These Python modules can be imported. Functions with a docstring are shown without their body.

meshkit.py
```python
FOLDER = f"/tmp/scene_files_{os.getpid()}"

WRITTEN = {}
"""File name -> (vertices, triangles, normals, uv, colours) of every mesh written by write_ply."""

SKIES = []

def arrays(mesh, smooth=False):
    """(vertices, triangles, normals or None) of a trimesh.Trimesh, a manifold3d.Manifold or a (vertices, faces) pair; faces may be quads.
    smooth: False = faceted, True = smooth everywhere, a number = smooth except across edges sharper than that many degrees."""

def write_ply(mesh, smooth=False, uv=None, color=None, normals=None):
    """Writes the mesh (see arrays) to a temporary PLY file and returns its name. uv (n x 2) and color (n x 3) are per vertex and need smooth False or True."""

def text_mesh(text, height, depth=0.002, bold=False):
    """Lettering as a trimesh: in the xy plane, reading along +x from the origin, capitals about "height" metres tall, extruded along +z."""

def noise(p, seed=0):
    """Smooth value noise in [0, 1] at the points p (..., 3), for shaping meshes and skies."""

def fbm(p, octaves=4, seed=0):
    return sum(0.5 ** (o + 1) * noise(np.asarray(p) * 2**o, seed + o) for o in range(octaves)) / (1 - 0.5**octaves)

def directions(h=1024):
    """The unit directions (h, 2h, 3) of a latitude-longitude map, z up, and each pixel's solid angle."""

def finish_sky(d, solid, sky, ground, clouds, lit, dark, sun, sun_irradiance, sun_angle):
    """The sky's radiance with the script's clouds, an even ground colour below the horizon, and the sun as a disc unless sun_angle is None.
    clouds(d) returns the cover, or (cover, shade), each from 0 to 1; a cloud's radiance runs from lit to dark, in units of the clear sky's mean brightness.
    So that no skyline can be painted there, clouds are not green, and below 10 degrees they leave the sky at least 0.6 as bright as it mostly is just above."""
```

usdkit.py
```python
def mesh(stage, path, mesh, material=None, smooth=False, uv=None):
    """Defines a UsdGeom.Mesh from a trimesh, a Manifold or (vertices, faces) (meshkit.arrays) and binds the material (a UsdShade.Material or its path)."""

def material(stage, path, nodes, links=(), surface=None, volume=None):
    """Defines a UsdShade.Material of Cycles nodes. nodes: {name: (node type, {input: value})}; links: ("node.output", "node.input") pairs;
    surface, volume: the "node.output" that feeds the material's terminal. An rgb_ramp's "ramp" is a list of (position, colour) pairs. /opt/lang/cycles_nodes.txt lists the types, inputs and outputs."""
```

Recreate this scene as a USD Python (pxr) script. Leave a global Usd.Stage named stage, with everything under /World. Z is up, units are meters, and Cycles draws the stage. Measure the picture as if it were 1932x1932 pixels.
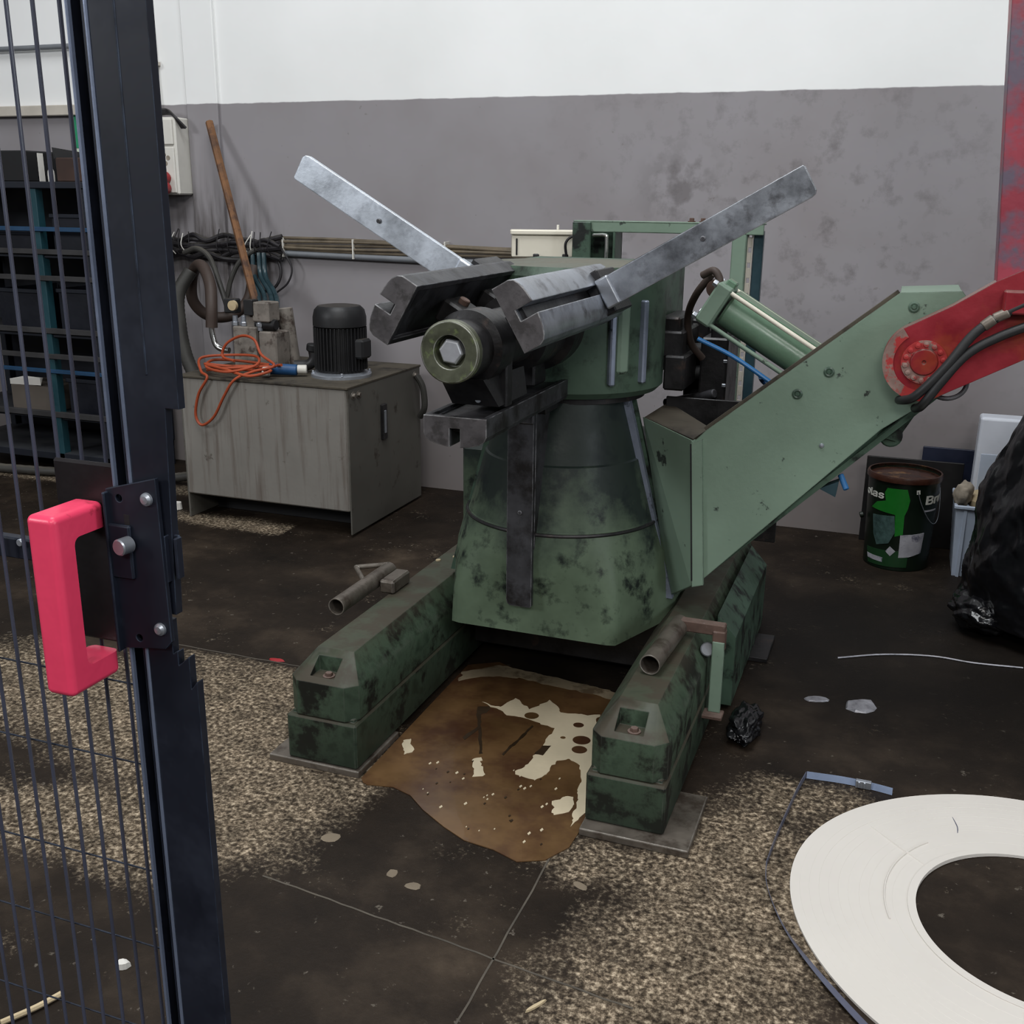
import math, random
import numpy as np, trimesh, manifold3d as m3, usdkit, meshkit
from shapely.geometry import Polygon, Point, box as sbox
from pxr import Usd, UsdGeom, UsdLux, UsdShade, Gf, Sdf, Vt

stage = Usd.Stage.CreateInMemory()
UsdGeom.SetStageUpAxis(stage, 'Z'); UsdGeom.SetStageMetersPerUnit(stage, 1.0)
UsdGeom.Xform.Define(stage, '/World'); UsdGeom.Scope.Define(stage, '/World/Looks')
rng = random.Random(7)

# ------------------------------------------------------------------ camera
PITCH, ROLL, YAW, FPX = 0.288135, 0.01115, 0.351983, 1980.6
fw = np.array([-math.sin(YAW) * math.cos(PITCH), math.cos(YAW) * math.cos(PITCH), -math.sin(PITCH)])
rt0 = np.array([math.cos(YAW), math.sin(YAW), 0.0]); up0 = np.cross(rt0, fw)
rt = math.cos(ROLL) * rt0 + math.sin(ROLL) * up0; up = -math.sin(ROLL) * rt0 + math.cos(ROLL) * up0
cam = UsdGeom.Camera.Define(stage, '/World/Camera')
M4 = Gf.Matrix4d(*rt, 0, *up, 0, *(-fw), 0, 0, 0, 1.5, 1)
cam.AddTransformOp().Set(M4)
cam.CreateHorizontalApertureAttr(36.0); cam.CreateVerticalApertureAttr(36.0)
cam.CreateFocalLengthAttr(36.0 * FPX / 1932.0); cam.CreateClippingRangeAttr(Gf.Vec2f(0.05, 100))
cam.CreateExposureAttr(0.15)

# ------------------------------------------------------------------ light
def rect_light(name, loc, aim, w, h, power, color):
    l = UsdLux.RectLight.Define(stage, '/World/' + name)
    l.CreateWidthAttr(w); l.CreateHeightAttr(h); l.CreateIntensityAttr(power); l.CreateColorAttr(Gf.Vec3f(*color))
    z = np.array(loc, float) - np.array(aim, float); z /= np.linalg.norm(z)
    x = np.cross([0, 0, 1.0] if abs(z[2]) < .98 else [0, 1.0, 0], z); x /= np.linalg.norm(x); y = np.cross(z, x)
    l.AddTransformOp().Set(Gf.Matrix4d(*x, 0, *y, 0, *z, 0, *map(float, loc), 1))
rect_light('rooflight', (-1.6, 1.9, 5.9), (-1.6, 1.9, 0), 3.0, 3.0, 8.5, (.95, .98, 1.0))
rect_light('rooflight_001', (2.6, -1.6, 5.9), (2.6, -1.6, 0), 2.4, 2.4, 8.0, (1.0, .97, .94))
rect_light('window_light', (-6.8, -3.8, 4.2), (-2.2, 4.2, 1.6), 2.0, 1.6, 20, (.94, .97, 1.0))
rect_light('window_light_001', (.3, -4.9, 4.7), (-1.2, 4.5, 1.8), 3.2, 1.2, 17, (1.0, .99, .97))  # unseen extra light, added to brighten the front faces
rect_light('window_light_002', (4.9, -.4, 2.6), (-1.0, 1.6, 1.0), 1.6, 1.6, 15, (.86, .93, 1.0))  # unseen light added on the right to brighten the gate handle side
dome = UsdLux.DomeLight.Define(stage, '/World/daylight'); dome.CreateIntensityAttr(0.05); dome.CreateColorAttr(Gf.Vec3f(.8, .9, 1.0))

# ------------------------------------------------------------------ prims
used, origin = {}, {}
def numbered(parent, name):
    k = (parent, name); used[k] = used.get(k, -1) + 1
    return f'{parent}/{name}' if used[k] == 0 else f'{parent}/{name}_{used[k]:03d}'
def meta(p, label=None, cat=None, group=None, kind=None):
    for k, v in (('label', label), ('category', cat), ('group', group), ('kind', kind)):
        if v: p.SetCustomDataByKey(k, v)
def thing(name, label, cat, loc=(0, 0, 0), group=None, kind=None):
    path = numbered('/World', name)
    x = UsdGeom.Xform.Define(stage, path); x.AddTranslateOp().Set(Gf.Vec3d(*map(float, loc)))
    origin[path] = np.array(loc, float); meta(x.GetPrim(), label, cat, group, kind)
    return path
def obj(name, mesh, mat, parent='/World', smooth=35, label=None, cat=None, group=None, kind=None, attr=None):
    """One mesh prim; vertices are given in world space and moved to the parent's frame."""
    path = numbered(parent, name)
    o = origin.get(parent, np.zeros(3)); origin[path] = o
    v, f, n = meshkit.arrays(mesh, smooth)
    m = UsdGeom.Mesh.Define(stage, path)
    m.CreatePointsAttr(Vt.Vec3fArray.FromNumpy((v - o).astype(np.float32)))
    m.CreateFaceVertexCountsAttr(Vt.IntArray.FromNumpy(np.full(len(f), 3, np.int32)))
    m.CreateFaceVertexIndicesAttr(Vt.IntArray.FromNumpy(f.astype(np.int32).ravel()))
    m.CreateSubdivisionSchemeAttr('none')
    if n is not None:
        m.CreateNormalsAttr(Vt.Vec3fArray.FromNumpy(n.astype(np.float32))); m.SetNormalsInterpolation('vertex')
    for k, a in (attr or {}).items():
        UsdGeom.PrimvarsAPI(m).CreatePrimvar(k, Sdf.ValueTypeNames.FloatArray, 'vertex').Set(Vt.FloatArray.FromNumpy(a.astype(np.float32)))
    UsdShade.MaterialBindingAPI.Apply(m.GetPrim()).Bind(UsdShade.Material.Get(stage, '/World/Looks/' + mat))
    meta(m.GetPrim(), label, cat, group, kind)
    return path

# ------------------------------------------------------------------ shapes
def hull(p): return m3.Manifold.hull_points(np.asarray(p, np.float64))
def cbox(x0, x1, y0, y1, z0, z1, c=.003):
    c = min(c, .45 * (x1 - x0), .45 * (y1 - y0), .45 * (z1 - z0)); p = []
    for X, sx in ((x0, 1), (x1, -1)):
        for Y, sy in ((y0, 1), (y1, -1)):
            for Z, sz in ((z0, 1), (z1, -1)):
                p += [(X, Y + sy * c, Z + sz * c), (X + sx * c, Y, Z + sz * c), (X + sx * c, Y + sy * c, Z)]
    return hull(p)
def tm(m):
    if hasattr(m, 'to_mesh'):
        q = m.to_mesh(); return trimesh.Trimesh(q.vert_properties[:, :3], q.tri_verts, process=False)
    return m
def join(*ms): return trimesh.util.concatenate([tm(m) for m in ms])
def spun(m, deg, axis, at=(0, 0, 0)):
    m = tm(m).copy(); m.apply_transform(trimesh.transformations.rotation_matrix(math.radians(deg), axis, at)); return m
def moved(m, d):
    m = tm(m).copy(); m.apply_translation(d); return m
def prism(poly, a0, a1, axis):
    """A polygon drawn in xz (axis y), yz (axis x) or xy (axis z), extruded along that axis."""
    g = poly if hasattr(poly, 'geom_type') else Polygon(poly)
    if not g.is_valid: g = g.buffer(0)
    m = join(*[trimesh.creation.extrude_polygon(q, a1 - a0, engine='earcut') for q in getattr(g, 'geoms', [g])])
    v = np.array(m.vertices); w = v[:, 2] + a0
    if axis == 'y': m.vertices = np.stack([v[:, 0], w, v[:, 1]], 1); m.invert()
    elif axis == 'x': m.vertices = np.stack([w, v[:, 0], v[:, 1]], 1)
    else: m.vertices = np.stack([v[:, 0], v[:, 1], w], 1)
    return m
def frame_of(d):
    d = np.asarray(d, float) / np.linalg.norm(d)
    a = np.cross(d, [0, 0, 1.0] if abs(d[2]) < .9 else [1.0, 0, 0]); a /= np.linalg.norm(a)
    return a, np.cross(d, a), d
def lathe(profile, at, axis=(0, 0, 1), n=40):
    """(radius, height) pairs turned about the axis through at."""
    a, b, d = frame_of(axis); t = np.linspace(0, 2 * math.pi, n, endpoint=False)
    at = np.asarray(at, float)
    v = np.concatenate([at + h * d + max(r, 1e-5) * (np.cos(t)[:, None] * a + np.sin(t)[:, None] * b) for r, h in profile])
    f = []
    for i in range(len(profile) - 1):
        for j in range(n):
            k = (j + 1) % n
            f += [(i * n + j, i * n + k, (i + 1) * n + k), (i * n + j, (i + 1) * n + k, (i + 1) * n + j)]
    m = trimesh.Trimesh(v, f, process=False); m.merge_vertices()
    m.update_faces(m.nondegenerate_faces()); trimesh.repair.fix_normals(m)
    return m
def rod(p0, p1, r, n=20, c=.15):
    p0, p1 = np.asarray(p0, float), np.asarray(p1, float); L = np.linalg.norm(p1 - p0); e = min(r * c, L * .2)
    return lathe([(0, 0), (r - e, 0), (r, e), (r, L - e), (r - e, L), (0, L)], p0, p1 - p0, n)
def pipe(p0, p1, r, wall=.003, n=28):
    p0, p1 = np.asarray(p0, float), np.asarray(p1, float); L = np.linalg.norm(p1 - p0)
    return lathe([(r - wall, 0), (r, 0), (r, L), (r - wall, L), (r - wall, 0)], p0, p1 - p0, n)
def smooth_path(p, k=8, closed=False):
    p = np.asarray(p, float); n = len(p)
    q = np.vstack([p[-1], p, p[0], p[1]]) if closed else np.vstack([2 * p[0] - p[1], p, 2 * p[-1] - p[-2]])
    out = []
    for i in range(1, (n + 1) if closed else n):
        a, b, c, d = q[i - 1], q[i], q[i + 1], q[i + 2]
        for s in np.linspace(0, 1, k, endpoint=False):
            out.append(.5 * (2 * b + (c - a) * s + (2 * a - 5 * b + 4 * c - d) * s * s + (3 * b - a - 3 * c + d) * s ** 3))
    if not closed: out.append(p[-1])
    return np.array(out)
def tube(p, r, sides=10, k=8, sm=True, ribs=None):
    p = smooth_path(p, k) if sm else np.asarray(p, float)
    t = np.gradient(p, axis=0); t /= np.linalg.norm(t, axis=1, keepdims=True) + 1e-12
    a = frame_of(t[0])[0]; ang = np.arange(sides) * 2 * math.pi / sides; v = []
    R = np.broadcast_to(r, (len(p),)).copy().astype(float)
    if ribs: R *= 1 + ribs * (np.arange(len(p)) % 2)
    for i in range(len(p)):
        a = a - t[i] * (a @ t[i]); a /= np.linalg.norm(a); b = np.cross(t[i], a)
        v.append(p[i] + R[i] * (np.cos(ang)[:, None] * a + np.sin(ang)[:, None] * b))
    v = np.concatenate(v + [p[:1], p[-1:]]); f = []; N = len(p)
    for i in range(N - 1):
        for j in range(sides):
            k2 = (j + 1) % sides
            f += [(i * sides + j, i * sides + k2, (i + 1) * sides + k2), (i * sides + j, (i + 1) * sides + k2, (i + 1) * sides + j)]
    for j in range(sides):
        k2 = (j + 1) % sides
        f += [(N * sides, k2, j), (N * sides + 1, (N - 1) * sides + j, (N - 1) * sides + k2)]
    return trimesh.Trimesh(v, f, process=False)
def ribbon(p, w, thick=.0012, updir=(0, 0, 1), k=8):
    """A flat strip that follows p; w: its width along updir (a vector, or one per point)."""
    q = smooth_path(p, k); W = np.broadcast_to(np.asarray(updir, float), (len(p), 3))
    Wq = smooth_path(W + np.arange(len(p))[:, None] * 1e-9, k); Wq /= np.linalg.norm(Wq, axis=1, keepdims=True)
    t = np.gradient(q, axis=0); n = np.cross(t, Wq); n /= np.linalg.norm(n, axis=1, keepdims=True) + 1e-12
    v = np.concatenate([q + s * Wq * w / 2 + e * n * thick / 2 for s, e in ((-1, -1), (1, -1), (1, 1), (-1, 1))]); N = len(q); f = []
    for i in range(N - 1):
        for j in range(4):
            a, b = j * N + i, ((j + 1) % 4) * N + i
            f += [(a, b, b + 1), (a, b + 1, a + 1)]
    f += [(0, 2 * N, N), (0, 3 * N, 2 * N), (N - 1, 2 * N - 1, 3 * N - 1), (N - 1, 3 * N - 1, 4 * N - 1)]
    m = trimesh.Trimesh(v, f, process=False); trimesh.repair.fix_normals(m); return m
def hexbolt(at, axis, r, h): return lathe([(0, 0), (r, 0), (r, h * .8), (r * .85, h), (0, h)], at, axis, 6)
def bolt(at, axis, r, h): return join(lathe([(0, 0), (r * 1.5, 0), (r * 1.5, h * .25), (0, h * .25)], at, axis, 20), hexbolt(at, axis, r, h))

# ------------------------------------------------------------------ materials
def look(name, base, rough=.55, metal=0., spec=.4, vary=.25, vscale=5., chips=None, cscale=22., cut=(.6, .66), dust=None, dlim=(.6, .95), edge=None,
         bump=.15, bscale=60., streak=None, coat=0., bevel=.004, zone=None):
    """Procedural surface: base colour with cloudy variation, chipped or stained spots, settled dust on upward faces, worn edges."""
    b = np.array(base, float)
    N = {'g': ('geometry', {}), 'n1': ('noise_texture', {'scale': vscale, 'detail': 6., 'roughness': .6}),
         'r1': ('rgb_ramp', {'ramp': [(.25, tuple(b * (1 - vary))), (.5, tuple(b)), (.75, tuple(np.minimum(b * (1 + vary), 1)))]}),
         'n3': ('noise_texture', {'scale': bscale, 'detail': 4.}), 'bp': ('bump', {'strength': bump, 'distance': .003}),
         'p': ('principled_bsdf', {'metallic': metal, 'specular_ior_level': spec, 'coat_weight': coat}),
         'rr': ('map_range', {'from_min': .3, 'from_max': .7, 'to_min': max(rough - .12, .05), 'to_max': min(rough + .12, 1)})}
    L = [('g.position', 'n1.vector'), ('n1.fac', 'r1.fac'), ('g.position', 'n3.vector'), ('n3.fac', 'bp.height'), ('bp.normal', 'p.normal'), ('n1.fac', 'rr.value'), ('rr.result', 'p.roughness')]
    col = 'r1.color'
    if chips is not None:
        N['n2'] = ('noise_texture', {'scale': cscale, 'detail': 5., 'roughness': .65}); N['r2'] = ('rgb_ramp', {'ramp': [(cut[0], (0, 0, 0)), (cut[1], (1, 1, 1))]})
        N['m2'] = ('mix', {'color2': tuple(chips)}); L += [('g.position', 'n2.vector'), ('n2.fac', 'r2.fac'), ('r2.color', 'm2.fac'), (col, 'm2.color1')]; col = 'm2.color'
    if streak is not None:
        N['mp'] = ('mapping', {'scale': (14., 14., .9)}); N['n4'] = ('noise_texture', {'scale': 2.2, 'detail': 5., 'roughness': .6}); N['r4'] = ('rgb_ramp', {'ramp': [(.5, (0, 0, 0)), (.72, (1, 1, 1))]})
        N['m4'] = ('mix', {'color2': tuple(streak)}); L += [('g.position', 'mp.vector'), ('mp.vector', 'n4.vector'), ('n4.fac', 'r4.fac'), ('r4.color', 'm4.fac'), (col, 'm4.color1')]; col = 'm4.color'
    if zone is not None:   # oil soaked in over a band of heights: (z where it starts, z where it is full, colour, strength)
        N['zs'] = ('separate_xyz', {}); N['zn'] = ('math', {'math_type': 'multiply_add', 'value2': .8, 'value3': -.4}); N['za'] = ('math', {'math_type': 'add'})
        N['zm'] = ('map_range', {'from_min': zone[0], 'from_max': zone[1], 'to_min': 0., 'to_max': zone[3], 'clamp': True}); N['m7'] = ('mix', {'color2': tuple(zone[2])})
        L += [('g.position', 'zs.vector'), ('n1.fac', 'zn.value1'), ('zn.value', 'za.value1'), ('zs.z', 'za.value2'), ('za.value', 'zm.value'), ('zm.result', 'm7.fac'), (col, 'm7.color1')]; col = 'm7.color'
    if edge is not None:
        N['bv'] = ('bevel', {'radius': bevel, 'samples': 4}); N['dt'] = ('vector_math', {'math_type': 'dot_product'}); N['em'] = ('map_range', {'from_min': .985, 'from_max': .86, 'to_min': 0., 'to_max': 1., 'clamp': True})
        N['ek'] = ('math', {'math_type': 'multiply'}); N['er'] = ('map_range', {'from_min': .35, 'from_max': .6, 'to_min': 0., 'to_max': 1., 'clamp': True}); N['m5'] = ('mix', {'color2': tuple(edge)})
        N['n5'] = ('noise_texture', {'scale': 30., 'detail': 3.})
        L += [('bv.bevel', 'dt.vector1'), ('g.true_normal', 'dt.vector2'), ('dt.value', 'em.value'), ('em.result', 'ek.value1'), ('g.position', 'n5.vector'), ('n5.fac', 'er.value'), ('er.result', 'ek.value2'), ('ek.value', 'm5.fac'), (col, 'm5.color1'), ('bv.bevel', 'bp.normal')]; col = 'm5.color'
    if dust is not None:
        N['sx'] = ('separate_xyz', {}); N['dm'] = ('map_range', {'from_min': dlim[0], 'from_max': dlim[1], 'to_min': 0., 'to_max': 1., 'clamp': True}); N['dn'] = ('map_range', {'from_min': .25, 'from_max': .6, 'to_min': .35, 'to_max': 1., 'clamp': True})
        N['dk'] = ('math', {'math_type': 'multiply'}); N['m6'] = ('mix', {'color2': tuple(dust)})
        L += [('g.normal', 'sx.vector'), ('sx.z', 'dm.value'), ('n1.fac', 'dn.value'), ('dm.result', 'dk.value1'), ('dn.result', 'dk.value2'), ('dk.value', 'm6.fac'), (col, 'm6.color1')]; col = 'm6.color'
    L.append((col, 'p.base_color'))
    usdkit.material(stage, '/World/Looks/' + name, N, L, surface='p.BSDF')

DUST = (.052, .044, .031)
look('green_paint', (.15, .212, .16), .5, chips=(.028, .036, .03), cscale=17, cut=(.635, .68), edge=(.06, .08, .06), vary=.15, vscale=2.5)
look('green_grimy', (.066, .102, .066), .55, spec=.25, chips=(.010, .011, .008), cscale=9, cut=(.44, .58), edge=(.11, .12, .10), vary=.5, vscale=9, dust=DUST, dlim=(.35, .75), zone=(.22, -.02, (.012, .018, .013), .75))
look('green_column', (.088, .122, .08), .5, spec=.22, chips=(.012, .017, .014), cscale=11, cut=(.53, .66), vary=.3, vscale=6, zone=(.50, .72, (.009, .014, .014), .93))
look('green_head', (.055, .088, .062), .5, spec=.25, chips=(.014, .02, .015), cscale=9, cut=(.5, .66), vary=.3, vscale=4, dust=(.11, .105, .08), dlim=(.6, .9))
look('green_cylinder', (.118, .195, .132), .33, vary=.15, chips=(.2, .26, .2), cscale=30, cut=(.72, .74), dust=(.12, .13, .08), dlim=(.75, 1.))
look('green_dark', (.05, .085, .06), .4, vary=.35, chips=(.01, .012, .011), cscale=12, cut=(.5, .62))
look('dusty_ledge', (.06, .05, .036), .8, vary=.3, chips=(.02, .016, .012), cscale=8, cut=(.5, .65))
look('steel_worn', (.34, .36, .40), .36, metal=.85, vary=.3, vscale=9, chips=(.12, .12, .13), cscale=16, cut=(.52, .7), edge=(.7, .72, .75), bump=.1)
look('steel_end', (.10, .092, .095), .5, metal=.5, vary=.35, vscale=16, chips=(.06, .055, .055), cscale=22, cut=(.5, .62), edge=(.5, .5, .5), bump=.2)
look('steel_bright', (.56, .6, .66), .4, metal=.9, vary=.2, vscale=7, chips=(.42, .45, .5), cscale=30, cut=(.5, .7), edge=(.62, .65, .7), bump=.1)
look('steel_dark', (.06, .06, .066), .45, metal=.5, vary=.4, vscale=10, chips=(.02, .018, .018), cscale=12, cut=(.45, .65), edge=(.35, .35, .37), bump=.2)
look('steel_oily', (.02, .019, .02), .4, metal=.3, vary=.5, vscale=12, chips=(.05, .035, .03), cscale=14, cut=(.6, .7), bump=.3)
look('blue_sheen', (.22, .25, .32), .38, metal=.5, vary=.3, chips=(.03, .04, .05), cscale=18, cut=(.58, .66))  # bluish light on flange edge and head ribs, painted into the colour
look('rust_brown', (.085, .05, .038), .75, vary=.4, vscale=18, chips=(.14, .1, .09), cscale=30, cut=(.58, .66), dust=(.13, .09, .075))
look('pipe_steel', (.14, .12, .10), .42, metal=.45, vary=.35, vscale=10, chips=(.06, .045, .035), cscale=14, cut=(.5, .65), edge=(.4, .38, .34))
look('disc_olive', (.085, .09, .06), .45, metal=.3, vary=.5, vscale=16, chips=(.16, .2, .08), cscale=26, cut=(.55, .66), edge=(.7, .7, .65))
look('nut_bright', (.55, .56, .6), .3, metal=.5, vary=.15, edge=(.9, .9, .9))
look('red_paint', (.21, .010, .018), .42, vary=.3, vscale=7, chips=(.24, .03, .014), cscale=6, cut=(.5, .64), edge=(.09, .06, .05), dust=(.16, .1, .085), dlim=(.4, .8))
look('red_worn', (.27, .035, .055), .45, vary=.35, vscale=4, chips=(.11, .085, .12), cscale=4.5, cut=(.46, .56), edge=(.03, .02, .025))
look('red_bare', (.22, .14, .12), .5, metal=.2, vary=.4, vscale=20, chips=(.35, .03, .03), cscale=18, cut=(.48, .54))
look('rubber', (.012, .012, .013), .5, vary=.3, spec=.5)
look('rubber_brown', (.045, .03, .024), .6, vary=.3)
look('rubber_dusty', (.04, .038, .034), .6, vary=.4, dust=(.1, .09, .075))
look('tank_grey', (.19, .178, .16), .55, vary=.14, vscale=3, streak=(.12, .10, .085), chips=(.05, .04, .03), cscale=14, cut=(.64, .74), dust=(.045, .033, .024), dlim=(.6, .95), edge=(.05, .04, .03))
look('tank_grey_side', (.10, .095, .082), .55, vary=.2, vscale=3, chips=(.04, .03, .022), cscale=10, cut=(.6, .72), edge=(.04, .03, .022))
look('motor_black', (.010, .010, .011), .5, vary=.3, dust=(.04, .034, .028), dlim=(.85, 1.))
look('black_matt', (.006, .006, .007), .6, vary=.2)
look('cast_grey', (.17, .15, .13), .6, vary=.35, vscale=14, chips=(.05, .035, .028), cscale=16, cut=(.52, .64))
look('chrome', (.8, .8, .78), .2, metal=1., vary=.1)
look('zinc', (.42, .45, .5), .35, metal=.8, vary=.2)
look('blue_hose', (.012, .06, .16), .4, vary=.2)
look('blue_tube', (.02, .12, .30), .4, vary=.2)
look('teal_pipe', (.022, .045, .055), .3, vary=.3)
look('orange_cord', (.32, .055, .018), .55, vary=.25)
look('rod_rust', (.15, .07, .03), .7, vary=.45, vscale=8, chips=(.06, .03, .02), cscale=9, cut=(.5, .62))
look('white_plastic', (.62, .6, .55), .45, vary=.06, chips=(.2, .15, .1), cscale=9, cut=(.7, .76))
look('cream_plastic', (.66, .62, .52), .45, vary=.06, chips=(.25, .16, .08), cscale=9, cut=(.7, .78))
look('plug_red', (.30, .015, .02), .4, vary=.2)
look('sign_green', (.02, .25, .12), .5, vary=.05)
look('sign_border', (.55, .6, .5), .5, vary=.05)
look('conduit_grey', (.16, .17, .185), .5, vary=.2)
look('conduit_cream', (.5, .46, .4), .5, vary=.2)
look('cable_dark', (.016, .014, .016), .55, vary=.4, dust=(.05, .045, .038))
look('cable_brown', (.12, .095, .065), .7, vary=.4, vscale=12)
look('gate_black', (.008, .010, .018), .5, vary=.3, vscale=6, spec=.3, chips=(.022, .026, .04), cscale=7, cut=(.5, .75), edge=(.05, .07, .11), bevel=.002, bump=.03)
look('gate_highlight', (.16, .19, .27), .35, vary=.2, spec=.6, metal=.4)  # worn stile edges, with their bluish highlight painted in
look('gate_wire', (.055, .06, .09), .3, vary=.2, spec=.6, bump=.02)
look('handle_red', (.80, .055, .13), .3, vary=.1, spec=.45, chips=(.4, .03, .05), cscale=12, cut=(.66, .72))
look('handle_plate', (.006, .004, .005), .45, vary=.2)
look('rack_dark', (.005, .007, .013), .6, vary=.4, dust=(.03, .032, .036))
look('rack_beam', (.028, .027, .028), .6, vary=.4)
look('rack_blue', (.012, .045, .10), .5, vary=.4)
look('rack_teal', (.008, .042, .055), .5, vary=.35)
look('crate_navy', (.003, .004, .009), .5, vary=.3)
look('box_dark', (.006, .006, .007), .7, vary=.3)
look('box_brown', (.045, .024, .018), .8, vary=.4)
look('card_grey', (.09, .075, .062), .8, vary=.2)
look('paper', (.62, .6, .56), .8, vary=.08)
look('bucket_dark', (.004, .009, .005), .35, vary=.2)
look('print_green', (.012, .15, .018), .35, vary=.15)
look('print_mid', (.01, .04, .014), .35, vary=.2)
look('print_grey', (.04, .075, .07), .4, vary=.5, vscale=40)
look('print_white', (.55, .55, .5), .45, vary=.05)
look('label_soiled', (.30, .30, .33), .6, vary=.25, vscale=18, chips=(.1, .1, .14), cscale=12, cut=(.52, .6))
look('oil_brown', (.035, .012, .007), .3, vary=.6, vscale=14, chips=(.16, .08, .03), cscale=10, cut=(.58, .66))
look('board_dark', (.010, .009, .009), .5, vary=.3)
look('panel_navy', (.012, .016, .035), .45, vary=.3)
look('bin_white', (.44, .5, .6), .4, vary=.1, vscale=3)
look('bin_white_upper', (.6, .63, .7), .4, vary=.08, vscale=3)
look('foam_tan', (.42, .33, .2), .8, vary=.15)
look('rag', (.28, .24, .19), .9, vary=.5, vscale=22)
look('bag_black', (.004, .004, .005), .22, vary=.2, spec=.5, bump=.4, bscale=18)
look('coil_white', (.62, .585, .54), .4, vary=.03, vscale=2, bump=.03)
look('strap_steel', (.13, .14, .2), .4, metal=.3, vary=.2)
look('strap_blue', (.2, .25, .36), .4, metal=.3, vary=.15)
look('cardboard_oil', (.115, .062, .025), .32, vary=.4, vscale=3.5, chips=(.06, .026, .013), cscale=5, cut=(.44, .64), spec=.5, bump=.06, coat=.2)
look('cardboard_edge', (.25, .2, .13), .7, vary=.3, vscale=8, chips=(.1, .07, .04), cscale=9, cut=(.5, .62))
look('cardboard_dry', (.55, .47, .33), .75, vary=.08, vscale=7)
look('grease', (.03, .018, .009), .4, vary=.4)
look('scrap_pale', (.17, .135, .095), .8, vary=.2)
look('scrap_wood', (.5, .4, .25), .8, vary=.2)
look('foil', (.3, .3, .33), .4, metal=.3, vary=.4, vscale=30)
look('joint_fill', (.075, .064, .05), .8, vary=.5, vscale=9)
look('hall_dark', (.16, .16, .16), .8, vary=.1)

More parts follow.
